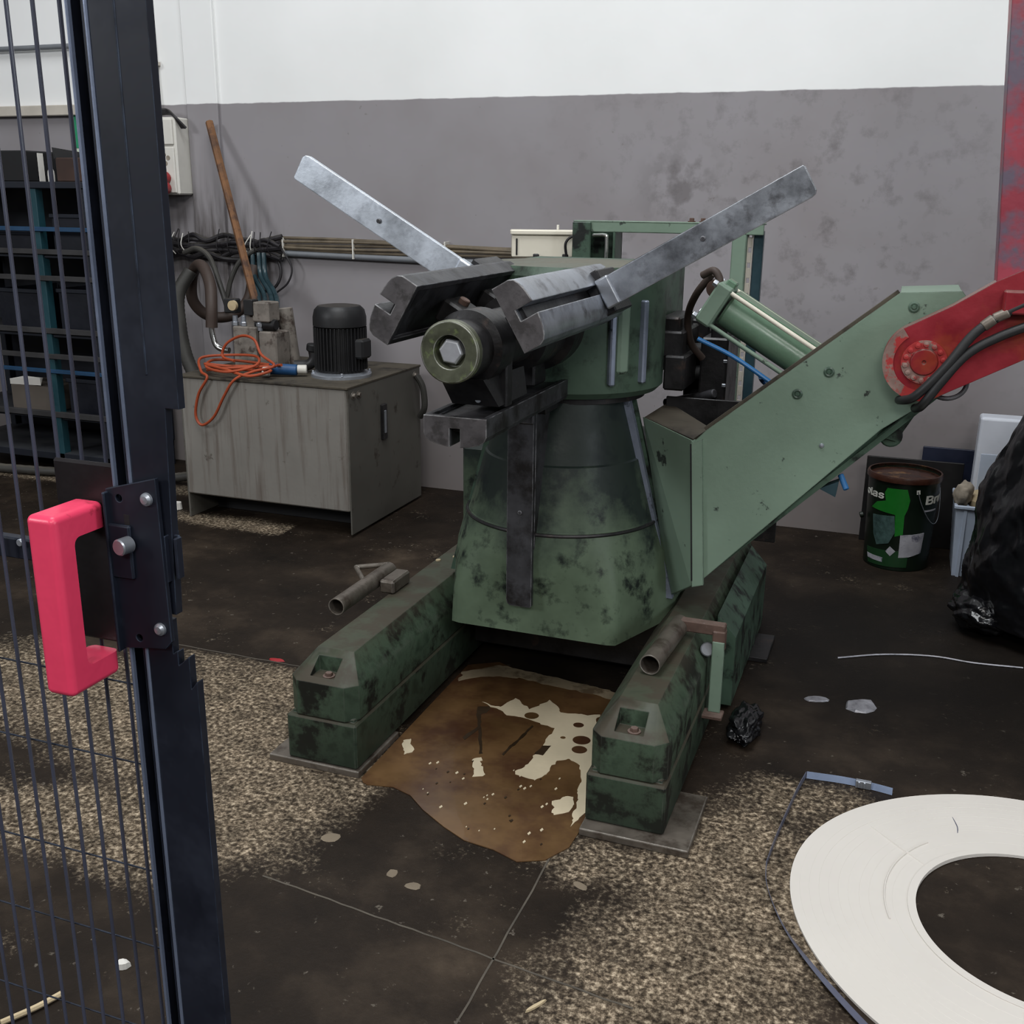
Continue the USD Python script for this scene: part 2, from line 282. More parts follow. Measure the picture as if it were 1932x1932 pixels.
# wall: white above 1.975 m, grey-mauve below, with smudges and grimy streaks
usdkit.material(stage, '/World/Looks/wall_paint', {
    'g': ('geometry', {}), 's': ('separate_xyz', {}), 'nz': ('noise_texture', {'scale': 9., 'detail': 3.}), 'nk': ('math', {'math_type': 'multiply_add', 'value2': .012, 'value3': 0.}),
    'za': ('math', {'math_type': 'add'}), 'e': ('map_range', {'from_min': 1.979, 'from_max': 1.984, 'to_min': 0., 'to_max': 1., 'clamp': True}),
    'n1': ('noise_texture', {'scale': 1.6, 'detail': 5.}), 'gr': ('rgb_ramp', {'ramp': [(.3, (.225, .205, .212)), (.5, (.25, .235, .245)), (.7, (.265, .25, .265))]}),
    'wr': ('rgb_ramp', {'ramp': [(.3, (.76, .765, .755)), (.7, (.82, .82, .815))]}),
    'd1': ('vector_math', {'math_type': 'distance', 'vector2': (-.55, 5.02, 1.3)}), 'w1': ('map_range', {'from_min': .25, 'from_max': 1.5, 'to_min': .6, 'to_max': 0., 'clamp': True}),
    'n2': ('noise_texture', {'scale': 12., 'detail': 6., 'roughness': .6}), 'q2': ('rgb_ramp', {'ramp': [(.53, (0, 0, 0)), (.72, (1, 1, 1))]}), 'k2': ('math', {'math_type': 'multiply'}),
    'm2': ('mix', {'color2': (.095, .085, .085)}),
    'd3': ('vector_math', {'math_type': 'distance', 'vector2': (-1.02, 5.02, 1.56)}), 'w3': ('map_range', {'from_min': .03, 'from_max': .26, 'to_min': .5, 'to_max': 0., 'clamp': True}), 'k3': ('math', {'math_type': 'multiply'}),
    'n3': ('noise_texture', {'scale': 13., 'detail': 4.}), 'q3': ('rgb_ramp', {'ramp': [(.45, (0, 0, 0)), (.6, (1, 1, 1))]}), 'm3': ('mix', {'color2': (.07, .06, .058)}),
    'mp': ('mapping', {'scale': (9., 9., 1.2)}), 'n4': ('noise_texture', {'scale': 2.5, 'detail': 5.}), 'q4': ('rgb_ramp', {'ramp': [(.42, (0, 0, 0)), (.7, (1, 1, 1))]}),
    'd4': ('vector_math', {'math_type': 'distance', 'vector2': (-3.6, 5.02, 1.2)}), 'w4': ('map_range', {'from_min': .15, 'from_max': .5, 'to_min': .9, 'to_max': 0., 'clamp': True}), 'k4': ('math', {'math_type': 'multiply'}), 'm4': ('mix', {'color2': (.055, .045, .04)}),
    'mw': ('mix', {}), 'n6': ('noise_texture', {'scale': 26., 'detail': 2.}), 'q6': ('rgb_ramp', {'ramp': [(.74, (0, 0, 0)), (.77, (1, 1, 1))]}), 'm6': ('mix', {'color2': (.14, .12, .11)}),
    'h6': ('math', {'math_type': 'multiply', 'value2': .4}),
    'lw': ('map_range', {'from_min': .0, 'from_max': .9, 'to_min': .55, 'to_max': 0., 'clamp': True}), 'ml': ('mix', {'color2': (.165, .135, .115)}),  # darker towards the floor: falloff of the high light painted into the wall
    'b': ('bump', {'strength': .08, 'distance': .004}), 'nb': ('noise_texture', {'scale': 40., 'detail': 4.}),
    'p': ('principled_bsdf', {'roughness': .6, 'specular_ior_level': .25})},
    [('g.position', 's.vector'), ('g.position', 'nz.vector'), ('nz.fac', 'nk.value1'), ('s.z', 'za.value1'), ('nk.value', 'za.value2'), ('za.value', 'e.value'),
     ('g.position', 'n1.vector'), ('n1.fac', 'gr.fac'), ('n1.fac', 'wr.fac'), ('g.position', 'd1.vector1'), ('d1.value', 'w1.value'), ('g.position', 'n2.vector'), ('n2.fac', 'q2.fac'),
     ('q2.color', 'k2.value1'), ('w1.result', 'k2.value2'), ('s.z', 'lw.value'), ('lw.result', 'ml.fac'), ('gr.color', 'ml.color1'), ('ml.color', 'm2.color1'), ('k2.value', 'm2.fac'),
     ('g.position', 'd3.vector1'), ('d3.value', 'w3.value'), ('g.position', 'n3.vector'), ('n3.fac', 'q3.fac'), ('q3.color', 'k3.value1'), ('w3.result', 'k3.value2'), ('m2.color', 'm3.color1'), ('k3.value', 'm3.fac'),
     ('g.position', 'mp.vector'), ('mp.vector', 'n4.vector'), ('n4.fac', 'q4.fac'), ('g.position', 'd4.vector1'), ('d4.value', 'w4.value'), ('q4.color', 'k4.value1'), ('w4.result', 'k4.value2'), ('m3.color', 'm4.color1'), ('k4.value', 'm4.fac'),
     ('g.position', 'n6.vector'), ('n6.fac', 'q6.fac'), ('q6.color', 'h6.value1'), ('h6.value', 'm6.fac'), ('m4.color', 'm6.color1'),
     ('e.result', 'mw.fac'), ('m6.color', 'mw.color1'), ('wr.color', 'mw.color2'), ('mw.color', 'p.base_color'), ('g.position', 'nb.vector'), ('nb.fac', 'b.height'), ('b.normal', 'p.normal')], surface='p.BSDF')
# floor: oil-blackened concrete; where the attribute 'bare' is high the pale pitted concrete shows
usdkit.material(stage, '/World/Looks/floor_concrete', {
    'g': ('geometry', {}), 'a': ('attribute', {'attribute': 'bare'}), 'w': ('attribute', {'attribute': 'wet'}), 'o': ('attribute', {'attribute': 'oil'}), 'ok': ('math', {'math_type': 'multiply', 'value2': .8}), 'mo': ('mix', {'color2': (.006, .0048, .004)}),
    'n1': ('noise_texture', {'scale': 3.6, 'detail': 10., 'roughness': .72}), 'n1k': ('math', {'math_type': 'multiply_add', 'value2': 1.9, 'value3': -.95}), 'sum': ('math', {'math_type': 'add'}),
    'mask': ('map_range', {'from_min': .22, 'from_max': .75, 'to_min': 0., 'to_max': 1., 'clamp': True}),
    'n2': ('noise_texture', {'scale': 75., 'detail': 5., 'roughness': .7}), 'lt': ('rgb_ramp', {'ramp': [(.36, (.02, .014, .009)), (.46, (.085, .064, .043)), (.54, (.2, .155, .108)), (.66, (.48, .395, .285))]}), 'n5': ('noise_texture', {'scale': 13., 'detail': 4., 'roughness': .6}), 'l5': ('map_range', {'from_min': .3, 'from_max': .7, 'to_min': .45, 'to_max': 1.25}), 'lm': ('vector_math', {'math_type': 'scale'}), 'f2': ('math', {'math_type': 'multiply_add', 'value2': .9, 'value3': -.45}), 'sum2': ('math', {'math_type': 'add'}),
    'n3': ('noise_texture', {'scale': 2.2, 'detail': 9., 'roughness': .65}), 'dk': ('rgb_ramp', {'ramp': [(.32, (.007, .0048, .0034)), (.5, (.0175, .012, .0083)), (.62, (.036, .0255, .0175)), (.75, (.075, .055, .038))]}),
    'm': ('mix', {}), 'v': ('noise_texture', {'scale': 30., 'detail': 5., 'roughness': .65}), 'vr': ('rgb_ramp', {'ramp': [(.645, (0, 0, 0)), (.70, (.75, .75, .75))]}), 'm2': ('mix', {'color2': (.13, .112, .09)}),
    'p': ('principled_bsdf', {'specular_ior_level': .15}), 'rg': ('map_range', {'to_min': .6, 'to_max': .9}), 'rw': ('mix_float', {'b': .3}), 'bp': ('bump', {'strength': .3, 'distance': .004})},
    [('g.position', 'n1.vector'), ('n1.fac', 'n1k.value1'), ('a.fac', 'sum.value1'), ('n1k.value', 'sum.value2'), ('g.position', 'n5.vector'), ('n5.fac', 'l5.value'), ('lt.color', 'lm.vector1'), ('l5.result', 'lm.scale'), ('n2.fac', 'f2.value1'), ('sum.value', 'sum2.value1'), ('f2.value', 'sum2.value2'), ('sum2.value', 'mask.value'), ('g.position', 'n2.vector'), ('n2.fac', 'lt.fac'),
     ('g.position', 'n3.vector'), ('n3.fac', 'dk.fac'), ('dk.color', 'm2.color1'), ('g.position', 'v.vector'), ('v.fac', 'vr.fac'), ('vr.color', 'm2.fac'), ('m2.color', 'm.color1'), ('lm.vector', 'm.color2'),
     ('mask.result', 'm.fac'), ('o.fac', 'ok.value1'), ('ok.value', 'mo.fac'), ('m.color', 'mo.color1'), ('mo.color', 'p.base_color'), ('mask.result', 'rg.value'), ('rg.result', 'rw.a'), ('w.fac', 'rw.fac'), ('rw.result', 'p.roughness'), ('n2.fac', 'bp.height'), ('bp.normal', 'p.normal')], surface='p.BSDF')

# ------------------------------------------------------------------ the setting
WALL = 5.02
xs = np.concatenate([np.linspace(-9, -5, 9)[:-1], np.arange(-5, 1.6, .03), np.linspace(1.6, 5, 8)])
ys = np.concatenate([np.linspace(-5, .8, 9)[:-1], np.arange(.8, 5.04, .03)])
X, Y = np.meshgrid(xs, ys, indexing='ij')
def blob(cx, cy, rx, ry, s=1., rot=0.):
    c, n = math.cos(rot), math.sin(rot); u, v = (X - cx) * c + (Y - cy) * n, -(X - cx) * n + (Y - cy) * c
    return s * np.clip(1.6 - np.hypot(u / rx, v / ry) * 1.2, 0, 1)
bare = np.maximum.reduce([blob(-1.85, 2.38, .55, .40), blob(-1.5, 2.12, .32, .42, .95), blob(-2.5, 2.35, .6, .3, .75), blob(-1.75, 1.78, .42, .16, .85), blob(-2.1, 1.45, .5, .2, .35), blob(-.22, 2.05, .26, .5, .95, -.15),
                          blob(-.12, 2.5, .2, .16, .6), blob(-.28, 1.62, .28, .3, .85), blob(-.56, 2.08, .15, .12, .6), blob(-2.8, 4.07, .75, .09, .8), blob(-4.3, 4.45, .9, .1, .9), blob(-1.3, 2.02, .12, .1, .5)])
bare = bare * 1.08
bare = np.where((Y > 2.765) & (X > -2.6) & (X < -1.2), 0, bare)
wet = np.maximum(blob(-.95, 2.45, .32, .5, .7), blob(-.9, 1.7, .5, .3, .35))
oil = np.maximum(blob(.25, 3.7, 1.0, .75, 1.), blob(-.9, 3.2, .35, .5, .8))  # oil stain; the shade around the bucket is painted in with it
idx = np.arange(X.size).reshape(X.shape)
q = np.stack([idx[:-1, :-1], idx[1:, :-1], idx[1:, 1:], idx[:-1, 1:]], -1).reshape(-1, 4)
fl = thing('floor', None, None, kind='structure')
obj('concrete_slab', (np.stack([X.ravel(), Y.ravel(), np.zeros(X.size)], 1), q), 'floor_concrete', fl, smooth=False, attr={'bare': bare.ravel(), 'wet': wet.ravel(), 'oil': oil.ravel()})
for a, b in (((-.652, .6), (-.652, 2.15)), ((-1.25, 1.76), (-.35, 1.66)), ((-2.7, 2.775), (-1.47, 2.775))):
    pts = [(a[0] + (b[0] - a[0]) * t + rng.uniform(-.0016, .0016), a[1] + (b[1] - a[1]) * t + rng.uniform(-.0016, .0016), .0006) for t in np.linspace(0, 1, 30)]
    obj('joint', ribbon(pts, .0045, .001, (0, 1, 0) if abs(a[0] - b[0]) > .1 else (1, 0, 0), 2), 'joint_fill', fl, smooth=False)
wb = thing('wall_back', None, None, kind='structure')
obj('plaster', cbox(-9, 5, WALL, WALL + .15, 0, 6.0, .001), 'wall_paint', wb, smooth=False)
obj('trim_1', cbox(-3.71, -3.515, WALL - .022, WALL + .01, 0, 6.0, .004), 'wall_paint', kind='structure', smooth=False)
obj('wall_left', cbox(-9.15, -9, -5, WALL, 0, 6, .001), 'hall_dark', kind='structure', smooth=False)
obj('wall_right', cbox(5, 5.15, -5, WALL, 0, 6, .001), 'hall_dark', kind='structure', smooth=False)
obj('wall_front', cbox(-9, 5, -5.15, -5, 0, 6, .001), 'hall_dark', kind='structure', smooth=False)
obj('ceiling', cbox(-9, 5, -5, WALL, 6, 6.1, .001), 'hall_dark', kind='structure', smooth=False)

# ------------------------------------------------------------------ decoiler
XA, ZA = -.951, 1.169
D = thing('decoiler', 'big green sheet metal decoiler with three radial steel arms, standing on two long floor legs', 'machine', (-.94, 3.0, 0))
def make_leg(xl, xr):
    y0, y1 = 2.226, 3.78; w = .03
    lower = cbox(xl - .004, xr + .004, y0 - .004, y1, .02, .152, .005)
    base = [(xl, y0 + w), (xl + w, y0), (xr - w, y0), (xr, y0 + w), (xr, y1), (xl, y1)]
    upper = hull([(x, y, .156) for x, y in base] + [(x, y, .256) for x, y in base] + [(xl + .05, y0 + .088, .322), (xr - .044, y0 + .088, .322), (xr - .044, y1, .322), (xl + .05, y1, .322)])
    cx = (xl + xr) / 2 - .002
    upper = upper - cbox(cx - .036, cx + .036, y0 + .016, y0 + .068, .262, .4, .001)
    lg = obj('leg', join(lower, upper, cbox(xl + .008, xr - .008, y0 + .012, y1, .148, .160, .001)), 'green_grimy', D)
    obj('pocket_bolt', join(bolt((cx + .008, y0 + .04, .262), (0, 0, 1), .011, .012)), 'rust_brown', lg)
    return lg
LL, LR = make_leg(-1.462, -1.258), make_leg(-.610, -.419)
obj('base_plate', cbox(-1.525, -1.246, 2.216, 2.46, .0, .02, .002), 'pipe_steel', D)
obj('base_plate', cbox(-.616, -.345, 2.18, 2.44, .0, .02, .002), 'pipe_steel', D)
obj('base_plate', cbox(-.43, -.312, 3.38, 3.6, .0, .016, .002), 'steel_oily', D)
obj('side_box', hull([(-.43, 2.98, .02), (-.43, 3.7, .02), (-.372, 2.98, .02), (-.372, 3.7, .02), (-.372, 2.98, .245), (-.372, 3.7, .245), (-.43, 2.98, .31), (-.43, 3.7, .31)]), 'green_dark', D)
# resting pipes on the legs
p = obj('pipe', pipe((-.521, 2.465, .352), (-.503, 2.77, .352), .0275), 'pipe_steel', LR)
p = obj('pipe', pipe((-1.472, 2.52, .352), (-1.474, 2.87, .352), .026), 'pipe_steel', LL)
obj('bracket', join(cbox(-.50, -.372, 2.735, 2.765, .345, .378, .003), cbox(-.405, -.37, 2.73, 2.765, .30, .36, .003)), 'rust_brown', LR)
obj('bracket_post', cbox(-.404, -.37, 2.728, 2.742, .115, .33, .002), 'green_paint', LR)
obj('bracket_tab', cbox(-.43, -.36, 2.70, 2.75, .105, .116, .002), 'rust_brown', LR)
obj('hose_stub', rod((-.417, 2.74, .30), (-.43, 2.80, .27), .02), 'conduit_grey', LR)
obj('bracket', join(tube([(-1.585, 2.85, .352), (-1.475, 2.862, .372)], .008, sm=False), tube([(-1.585, 2.85, .352), (-1.50, 2.75, .345)], .008, sm=False), cbox(-1.445, -1.395, 2.74, 2.86, .322, .365, .006)), 'pipe_steel', LL)
# pedestal body: square base that rounds into a cone
cx, cy, NA = -.94, 3.03, 96
th = np.linspace(0, 2 * math.pi, NA, endpoint=False)
basepoly = Polygon([(-.37, 0), (-.255, -.30), (.255, -.30), (.37, 0), (.37, .3), (-.37, .3)]).buffer(-.02).buffer(.02)
bx = []
for t in th:
    ray = np.array([[0, 0], [2 * math.cos(t), 2 * math.sin(t)]])
    from shapely.geometry import LineString
    g = basepoly.exterior.intersection(LineString(ray)); bx.append((g.x, g.y))
bx = np.array(bx); circ = np.stack([np.cos(th), np.sin(th)], 1)
rings = []
for z in (.268, .30, .36, .42, .48, .53, .574, .577, .583, .586, .65, .72, .766, .77, .84, .90, .95):
    r = .368 + (.205 - .368) * (z - .34) / (.94 - .34) - (.006 if z >= .583 else 0) - (.006 if z >= .77 else 0)
    s = np.clip((z - .36) / (.575 - .36), 0, 1); s = s * s * (3 - 2 * s)
    rings.append(np.column_stack([bx * (1 - s) * (1 - .16 * max(z - .27, 0)) + circ * r * s + [cx, cy], np.full(NA, z)]))
V = np.concatenate(rings + [[[cx, cy, .268]], [[cx, cy, .95]]]); F = []; K = len(rings)
for i in range(K - 1):
    for j in range(NA):
        k = (j + 1) % NA; F += [(i * NA + j, i * NA + k, (i + 1) * NA + k), (i * NA + j, (i + 1) * NA + k, (i + 1) * NA + j)]
for j in range(NA): F += [(K * NA, (j + 1) % NA, j), (K * NA + 1, (K - 1) * NA + j, (K - 1) * NA + (j + 1) % NA)]
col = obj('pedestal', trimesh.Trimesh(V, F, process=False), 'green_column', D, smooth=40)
rw = .302
obj('weld_seam', tube([(cx + rw * math.cos(a), cy + rw * math.sin(a), .578) for a in np.radians(np.linspace(-178, -2, 60))], .0055, 6, sm=False), 'steel_oily', col)
for s in (1, -1):
    for yy, t, m in ((2.985, .022, 'blue_sheen'), (3.03, .016, 'green_dark')):
        a, b = np.array([cx + s * .352, .34]), np.array([cx + s * .190, .952])
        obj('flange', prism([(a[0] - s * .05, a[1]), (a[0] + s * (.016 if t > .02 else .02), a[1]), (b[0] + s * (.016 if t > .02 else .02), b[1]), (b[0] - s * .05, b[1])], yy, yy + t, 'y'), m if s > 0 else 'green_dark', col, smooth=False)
obj('rear_housing', cbox(-1.302, -.64, 3.07, 3.62, .28, .735, .008), 'green_column', D)
obj('base_beam', cbox(-1.256, -.612, 3.06, 3.7, .06, .30, .005), 'steel_oily', D)
# head above the cone
hx, hy = -.945, 3.09
hd = obj('head', lathe([(0, .958), (.262, .958), (.28, .976), (.28, 1.30), (.262, 1.325), (0, 1.335)], (hx, hy, 0), (0, 0, 1), 72), 'green_head', D)
obj('head_cover', cbox(-1.20, -.69, 3.1, 3.5, .99, 1.32, .01), 'green_dark', hd)
for a in (-50, -28):
    c, s = math.cos(math.radians(a)), math.sin(math.radians(a))
    obj('head_rib', moved(spun(cbox(.272, .298, -.009, .009, 1.0, 1.235, .004), a, (0, 0, 1)), (hx, hy, 0)), 'blue_sheen', hd)
obj('head_rib', moved(spun(cbox(.27, .288, -.02, .02, 1.03, 1.235, .008), -42, (0, 0, 1)), (hx, hy, 0)), 'green_paint', hd)
obj('seal_ring', lathe([(.2, .94), (.232, .94), (.232, .962), (.2, .962), (.2, .94)], (hx, hy - .02, 0), (0, 0, 1), 60), 'steel_oily', hd)
obj('brake_box', join(cbox(-.665, -.60, 3.12, 3.42, .955, 1.06, .006), cbox(-.68, -.615, 3.14, 3.40, 1.05, 1.13, .006), cbox(-.69, -.63, 3.16, 3.38, 1.12, 1.17, .006)), 'steel_oily', hd)
# mandrel
hub = obj('hub', lathe([(0, 2.19), (.069, 2.18), (.069, 2.27), (.088, 2.275), (.088, 2.36), (.074, 2.365), (.074, 2.56), (.10, 2.565), (.10, 2.74), (.12, 2.75), (.12, 2.86), (0, 2.86)], (XA, 0, ZA), (0, 1, 0), 48), 'steel_oily', D)
nd = obj('end_disc', lathe([(.0385, 2.156), (.068, 2.154), (.0715, 2.158), (.0715, 2.178), (0, 2.206), (0, 2.187), (.036, 2.184), (.0385, 2.156)], (XA + .006, 0, ZA + .005), (0, 1, 0), 48), 'disc_olive', D)
obj('hex_nut', spun(hexbolt((XA + .006, 2.186, ZA + .005), (0, -1, 0), .030, .026), 8, (0, 1, 0), (XA + .006, 0, ZA + .005)), 'nut_bright', nd)
def radial(ang):
    """Places (t, y, r) shapes: drawn with r along +z and t along -x, turned about the mandrel axis."""
    def f(m):
        m = tm(m).copy(); v = np.array(m.vertices); a = math.radians(ang); e, t = np.array([math.cos(a), math.sin(a)]), np.array([-math.sin(a), math.cos(a)])
        m.vertices = np.column_stack([XA + v[:, 2] * e[0] + v[:, 0] * t[0], v[:, 1], ZA + v[:, 2] * e[1] + v[:, 0] * t[1]])
        trimesh.repair.fix_normals(m); return m
    return f
arc = [(.079, .193), (.073, .205), (.062, .212), (.046, .217), (.03, .220)]
sect = [(-.079, .15)] + [(-a, b) for a, b in arc] + [(-.0135, .222), (-.0135, .177), (.0135, .177), (.0135, .222)] + [(a, b) for a, b in arc[::-1]] + [(.079, .15)]
for ang, mm, am in ((150, 'steel_dark', 'steel_bright'), (30, 'steel_worn', 'steel_worn'), (270, 'steel_dark', 'steel_dark')):
    R = radial(ang)
    jw = prism(sect, 2.2, 2.9, 'y')
    inner = prism(sbox(-.066, .140, .066, .160), 2.214, 2.886, 'y')
    try: jw = tm(m3.Manifold(m3.Mesh(np.array(jw.vertices, np.float32), np.array(jw.faces, np.uint32))) - m3.Manifold(m3.Mesh(np.array(inner.vertices, np.float32), np.array(inner.faces, np.uint32))))
    except Exception: pass
    j = obj('jaw', R(jw), mm, D, smooth=20)
    obj('end_face', R(prism(sect, 2.1965, 2.2005, 'y')), 'steel_end', j, smooth=False)
    obj('slot_shade_strip', R(cbox(-.0134, .0134, 2.215, 2.9, .176, .188, .001)), 'steel_oily', j)  # added dark strip: shade inside the oily slot put into colour
    obj('link_block', R(cbox(-.03, .03, 2.40, 2.50, .06, .15, .006)), 'steel_oily', j)
    obj('link_block', R(cbox(-.034, .034, 2.66, 2.76, .08, .152, .006)), 'steel_oily', j)
    obj('link_pin', R(rod((-.044, 2.45, .115), (.044, 2.45, .115), .014)), 'rust_brown', j)
    arm_poly = Polygon([(-.056, .226), (.021, .226), (.021, .803), (.017, .807), (-.045, .807), (-.053, .801), (-.056, .790)])
    a = obj('arm', R(prism(arm_poly, 2.70, 2.716, 'y')), am, D, smooth=20)
    rib = prism([(2.716, .19), (2.85, .19), (2.85, .27), (2.735, .62), (2.716, .63)], -.014, .023, 'x')
    obj('rib', R(rib), 'steel_dark', a)
    obj('foot', R(cbox(-.058, .023, 2.692, 2.72, .222, .262, .004)), am, a)
    obj('slide_block', R(cbox(-.072, .05, 2.72, 2.89, .19, .236, .004)), 'steel_oily', a)
    obj('arm_bolt', R(rod((-.016, 2.695, .52), (-.016, 2.702, .52), .0065)), 'steel_dark', a)
obj('lower_bracket', join(hull([(XA - .06, 2.25, 1.10), (XA + .05, 2.25, 1.10), (XA - .05, 2.30, 1.03), (XA + .07, 2.30, 1.03), (XA - .06, 2.5, 1.10), (XA + .06, 2.5, 1.10), (XA - .02, 2.5, 1.03), (XA + .07, 2.5, 1.03)]), cbox(XA + .045, XA + .075, 2.34, 2.38, 1.02, 1.14, .004)), 'steel_oily', hub)
obj('grease_fitting', rod((XA + .02, 2.31, 1.045), (XA + .02, 2.29, 1.045), .008), 'zinc', hub)

# inclined box beam
YB = 2.88
poly = [(-.49, .428), (-.518, .856), (-.484, .893), (-.016, 1.288), (.128, 1.297), (.19, 1.22), (.19, 1.09), (.135, 1.06), (-.028, .932)]
bm = obj('beam', prism(poly, YB, YB + .02, 'y'), 'green_paint', D, smooth=False)
obj('end_flange', prism([(-.495, .43), (-.522, .855), (-.492, .868), (-.462, .44)], YB - .012, YB, 'y'), 'green_paint', bm, smooth=False)
def plate_between(p, q, y0, y1, t):
    p, q = np.array(p), np.array(q); d = (q - p) / np.linalg.norm(q - p); n = np.array([-d[1], d[0]]) * t
    return prism([tuple(p), tuple(q), tuple(q + n), tuple(p + n)], y0, y1, 'y')
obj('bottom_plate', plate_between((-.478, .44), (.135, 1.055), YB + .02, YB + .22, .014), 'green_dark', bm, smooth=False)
obj('top_plate', plate_between((-.016, 1.274), (.128, 1.283), YB + .02, YB + .25, .013), 'green_paint', bm, smooth=False)
obj('edge_strip', plate_between((-.484, .889), (-.016, 1.284), YB + .006, YB + .03, .012), 'dusty_ledge', bm, smooth=False)
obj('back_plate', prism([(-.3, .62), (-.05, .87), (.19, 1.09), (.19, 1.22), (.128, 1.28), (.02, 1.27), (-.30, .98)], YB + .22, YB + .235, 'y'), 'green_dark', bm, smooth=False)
# closing plate from the beam's edge to the pedestal flange, and the ledge behind it
tri = [(-.70, 3.03, .885), (-.522, 2.872, .862), (-.498, 2.872, .432), (-.585, 3.0, .345)]
obj('closing_plate', hull(tri + [(x + .012, y + .012, z) for x, y, z in tri]), 'green_paint', bm, smooth=False)
led = [(-.695, 3.03, .886), (-.519, 2.876, .866), (-.492, 2.99, .878), (-.66, 3.2, .905)]
obj('ledge', hull(led + [(x, y, z - .012) for x, y, z in led]), 'dusty_ledge', bm, smooth=False)
obj('inner_plate', cbox(-.66, -.30, 3.16, 3.17, .5, .93, .002), 'steel_oily', bm)
for x, z in ((-.171, 1.076), (-.247, 1.012), (.02, 1.253)):
    obj('beam_bolt', join(lathe([(0, 0), (.014, 0), (.014, .002), (.010, .004), (0, .001)], (x, YB, z), (0, -1, 0), 24), hexbolt((x, YB, z), (0, -1, 0), .006, .006)), 'green_dark', bm)
obj('rivet', lathe([(0, 0), (.007, 0), (.005, .004), (0, .005)], (-.172, YB, .877), (0, -1, 0), 16), 'zinc', bm)
obj('seam_groove', prism([(-.4985, .45), (-.5245, .853), (-.5205, .853), (-.4945, .45)], YB - .0135, YB - .011, 'y'), 'black_matt', bm, smooth=False)
obj('hose_clip', join(prism([(-.035, .905), (.015, .895), (.075, 1.01), (.045, 1.04)], YB + .05, YB + .13, 'y'), rod((.0, YB + .06, .905), (.0, YB + .14, .905), .03)), 'green_dark', bm)
obj('proximity_switch', rod((-.118, YB + .05, .79), (-.098, YB + .03, .755), .008), 'blue_tube', bm)
obj('switch_bracket', hull([(-.17, YB + .03, .75), (-.12, YB + .03, .775), (-.125, YB + .03, .73), (-.17, YB + .07, .75), (-.12, YB + .07, .775), (-.125, YB + .07, .73)]), 'teal_pipe', bm)
# hydraulic cylinder that lifts the beam
ax = np.array([.86, 0, -.51]); ax /= np.linalg.norm(ax); nx = np.array([.51, 0, .86]) / np.linalg.norm([.51, 0, .86]); c0 = np.array([-.505, 3.05, 1.226])
def oriented(u0, u1, n0, n1, y0, y1, c=.003):
    m = tm(cbox(u0, u1, y0, y1, n0, n1, c)).copy(); v = np.array(m.vertices)
    m.vertices = c0 + np.outer(v[:, 0], ax) + np.outer(v[:, 2], nx) + np.outer(v[:, 1], [0, 1, 0]); trimesh.repair.fix_normals(m); return m
cyl = obj('cylinder', rod(c0 + ax * .03, c0 + ax * .42, .047, 40), 'green_cylinder', D)
obj('cylinder_cap', oriented(-.024, .024, -.062, .062, -.062, .062, .006), 'green_paint', cyl)
obj('cylinder_foot', oriented(.36, .42, -.062, .062, -.062, .062, .006), 'green_paint', cyl)
for sy in (-1, 1):
    for sn in (-1, 1):
        q0 = c0 + nx * sn * .052 + np.array([0, sy * .052, 0])
        obj('tie_rod', rod(q0 - ax * .03, q0 + ax * .42, .0065, 12), 'cream_plastic' if sn > 0 else 'green_paint', cyl)
        obj('tie_nut', hexbolt(q0 - ax * .024, -ax, .010, .012), 'zinc', cyl)
obj('cover_plate', oriented(.03, .33, .048, .058, -.02, .075, .002), 'green_cylinder', cyl)
obj('port_block', oriented(-.01, .02, .058, .078, -.02, .02, .004), 'green_cylinder', cyl)
obj('trunnion_knob', lathe([(0, 0), (.024, 0), (.027, .006), (.024, .016), (0, .018)], (-.525, 3.13, 1.262), (0, -1, 0), 28), 'rust_brown', cyl)
obj('oil_hose', tube([(-.56, 3.1, 1.30), (-.525, 3.08, 1.315), (-.505, 3.07, 1.29), (-.505, 3.06, 1.255)], .011, 12), 'rubber_brown', cyl)
obj('oil_hose', tube([(-.535, 3.12, 1.305), (-.585, 3.15, 1.24), (-.615, 3.2, 1.17), (-.605, 3.22, 1.09), (-.57, 3.24, 1.04)], .011, 12), 'rubber_brown', cyl)
obj('air_hose', tube([(-.545, 3.0, 1.13), (-.44, 2.995, 1.085), (-.33, 2.99, 1.02)], .0065, 10), 'blue_tube', cyl)
obj('air_hose', tube([(-.36, 2.99, 1.035), (-.355, 3.03, 1.015), (-.30, 2.985, .985)], .0075, 10), 'blue_hose', cyl)
# valve group in the gap under the cylinder
vg = obj('valve_block', join(cbox(-.66, -.585, 3.42, 3.6, .7, 1.14, .005), cbox(-.585, -.50, 3.28, 3.5, .74, 1.10, .006), cbox(-.56, -.51, 3.30, 3.42, 1.08, 1.15, .006)), 'steel_oily', D)
for z in (1.055, .985): obj('solenoid', rod((-.585, 3.32, z), (-.66, 3.30, z - .005), .024, 20), 'black_matt', vg)
for z in (1.03, .955, .89): obj('valve_bolt', cbox(-.512, -.5, 3.276, 3.281, z - .005, z + .005, .001), 'zinc', vg)
for z in (.93, .87): obj('valve_pipe', rod((-.70, 3.34, z - .055), (-.53, 3.27, z), .014, 16), 'steel_dark', vg)
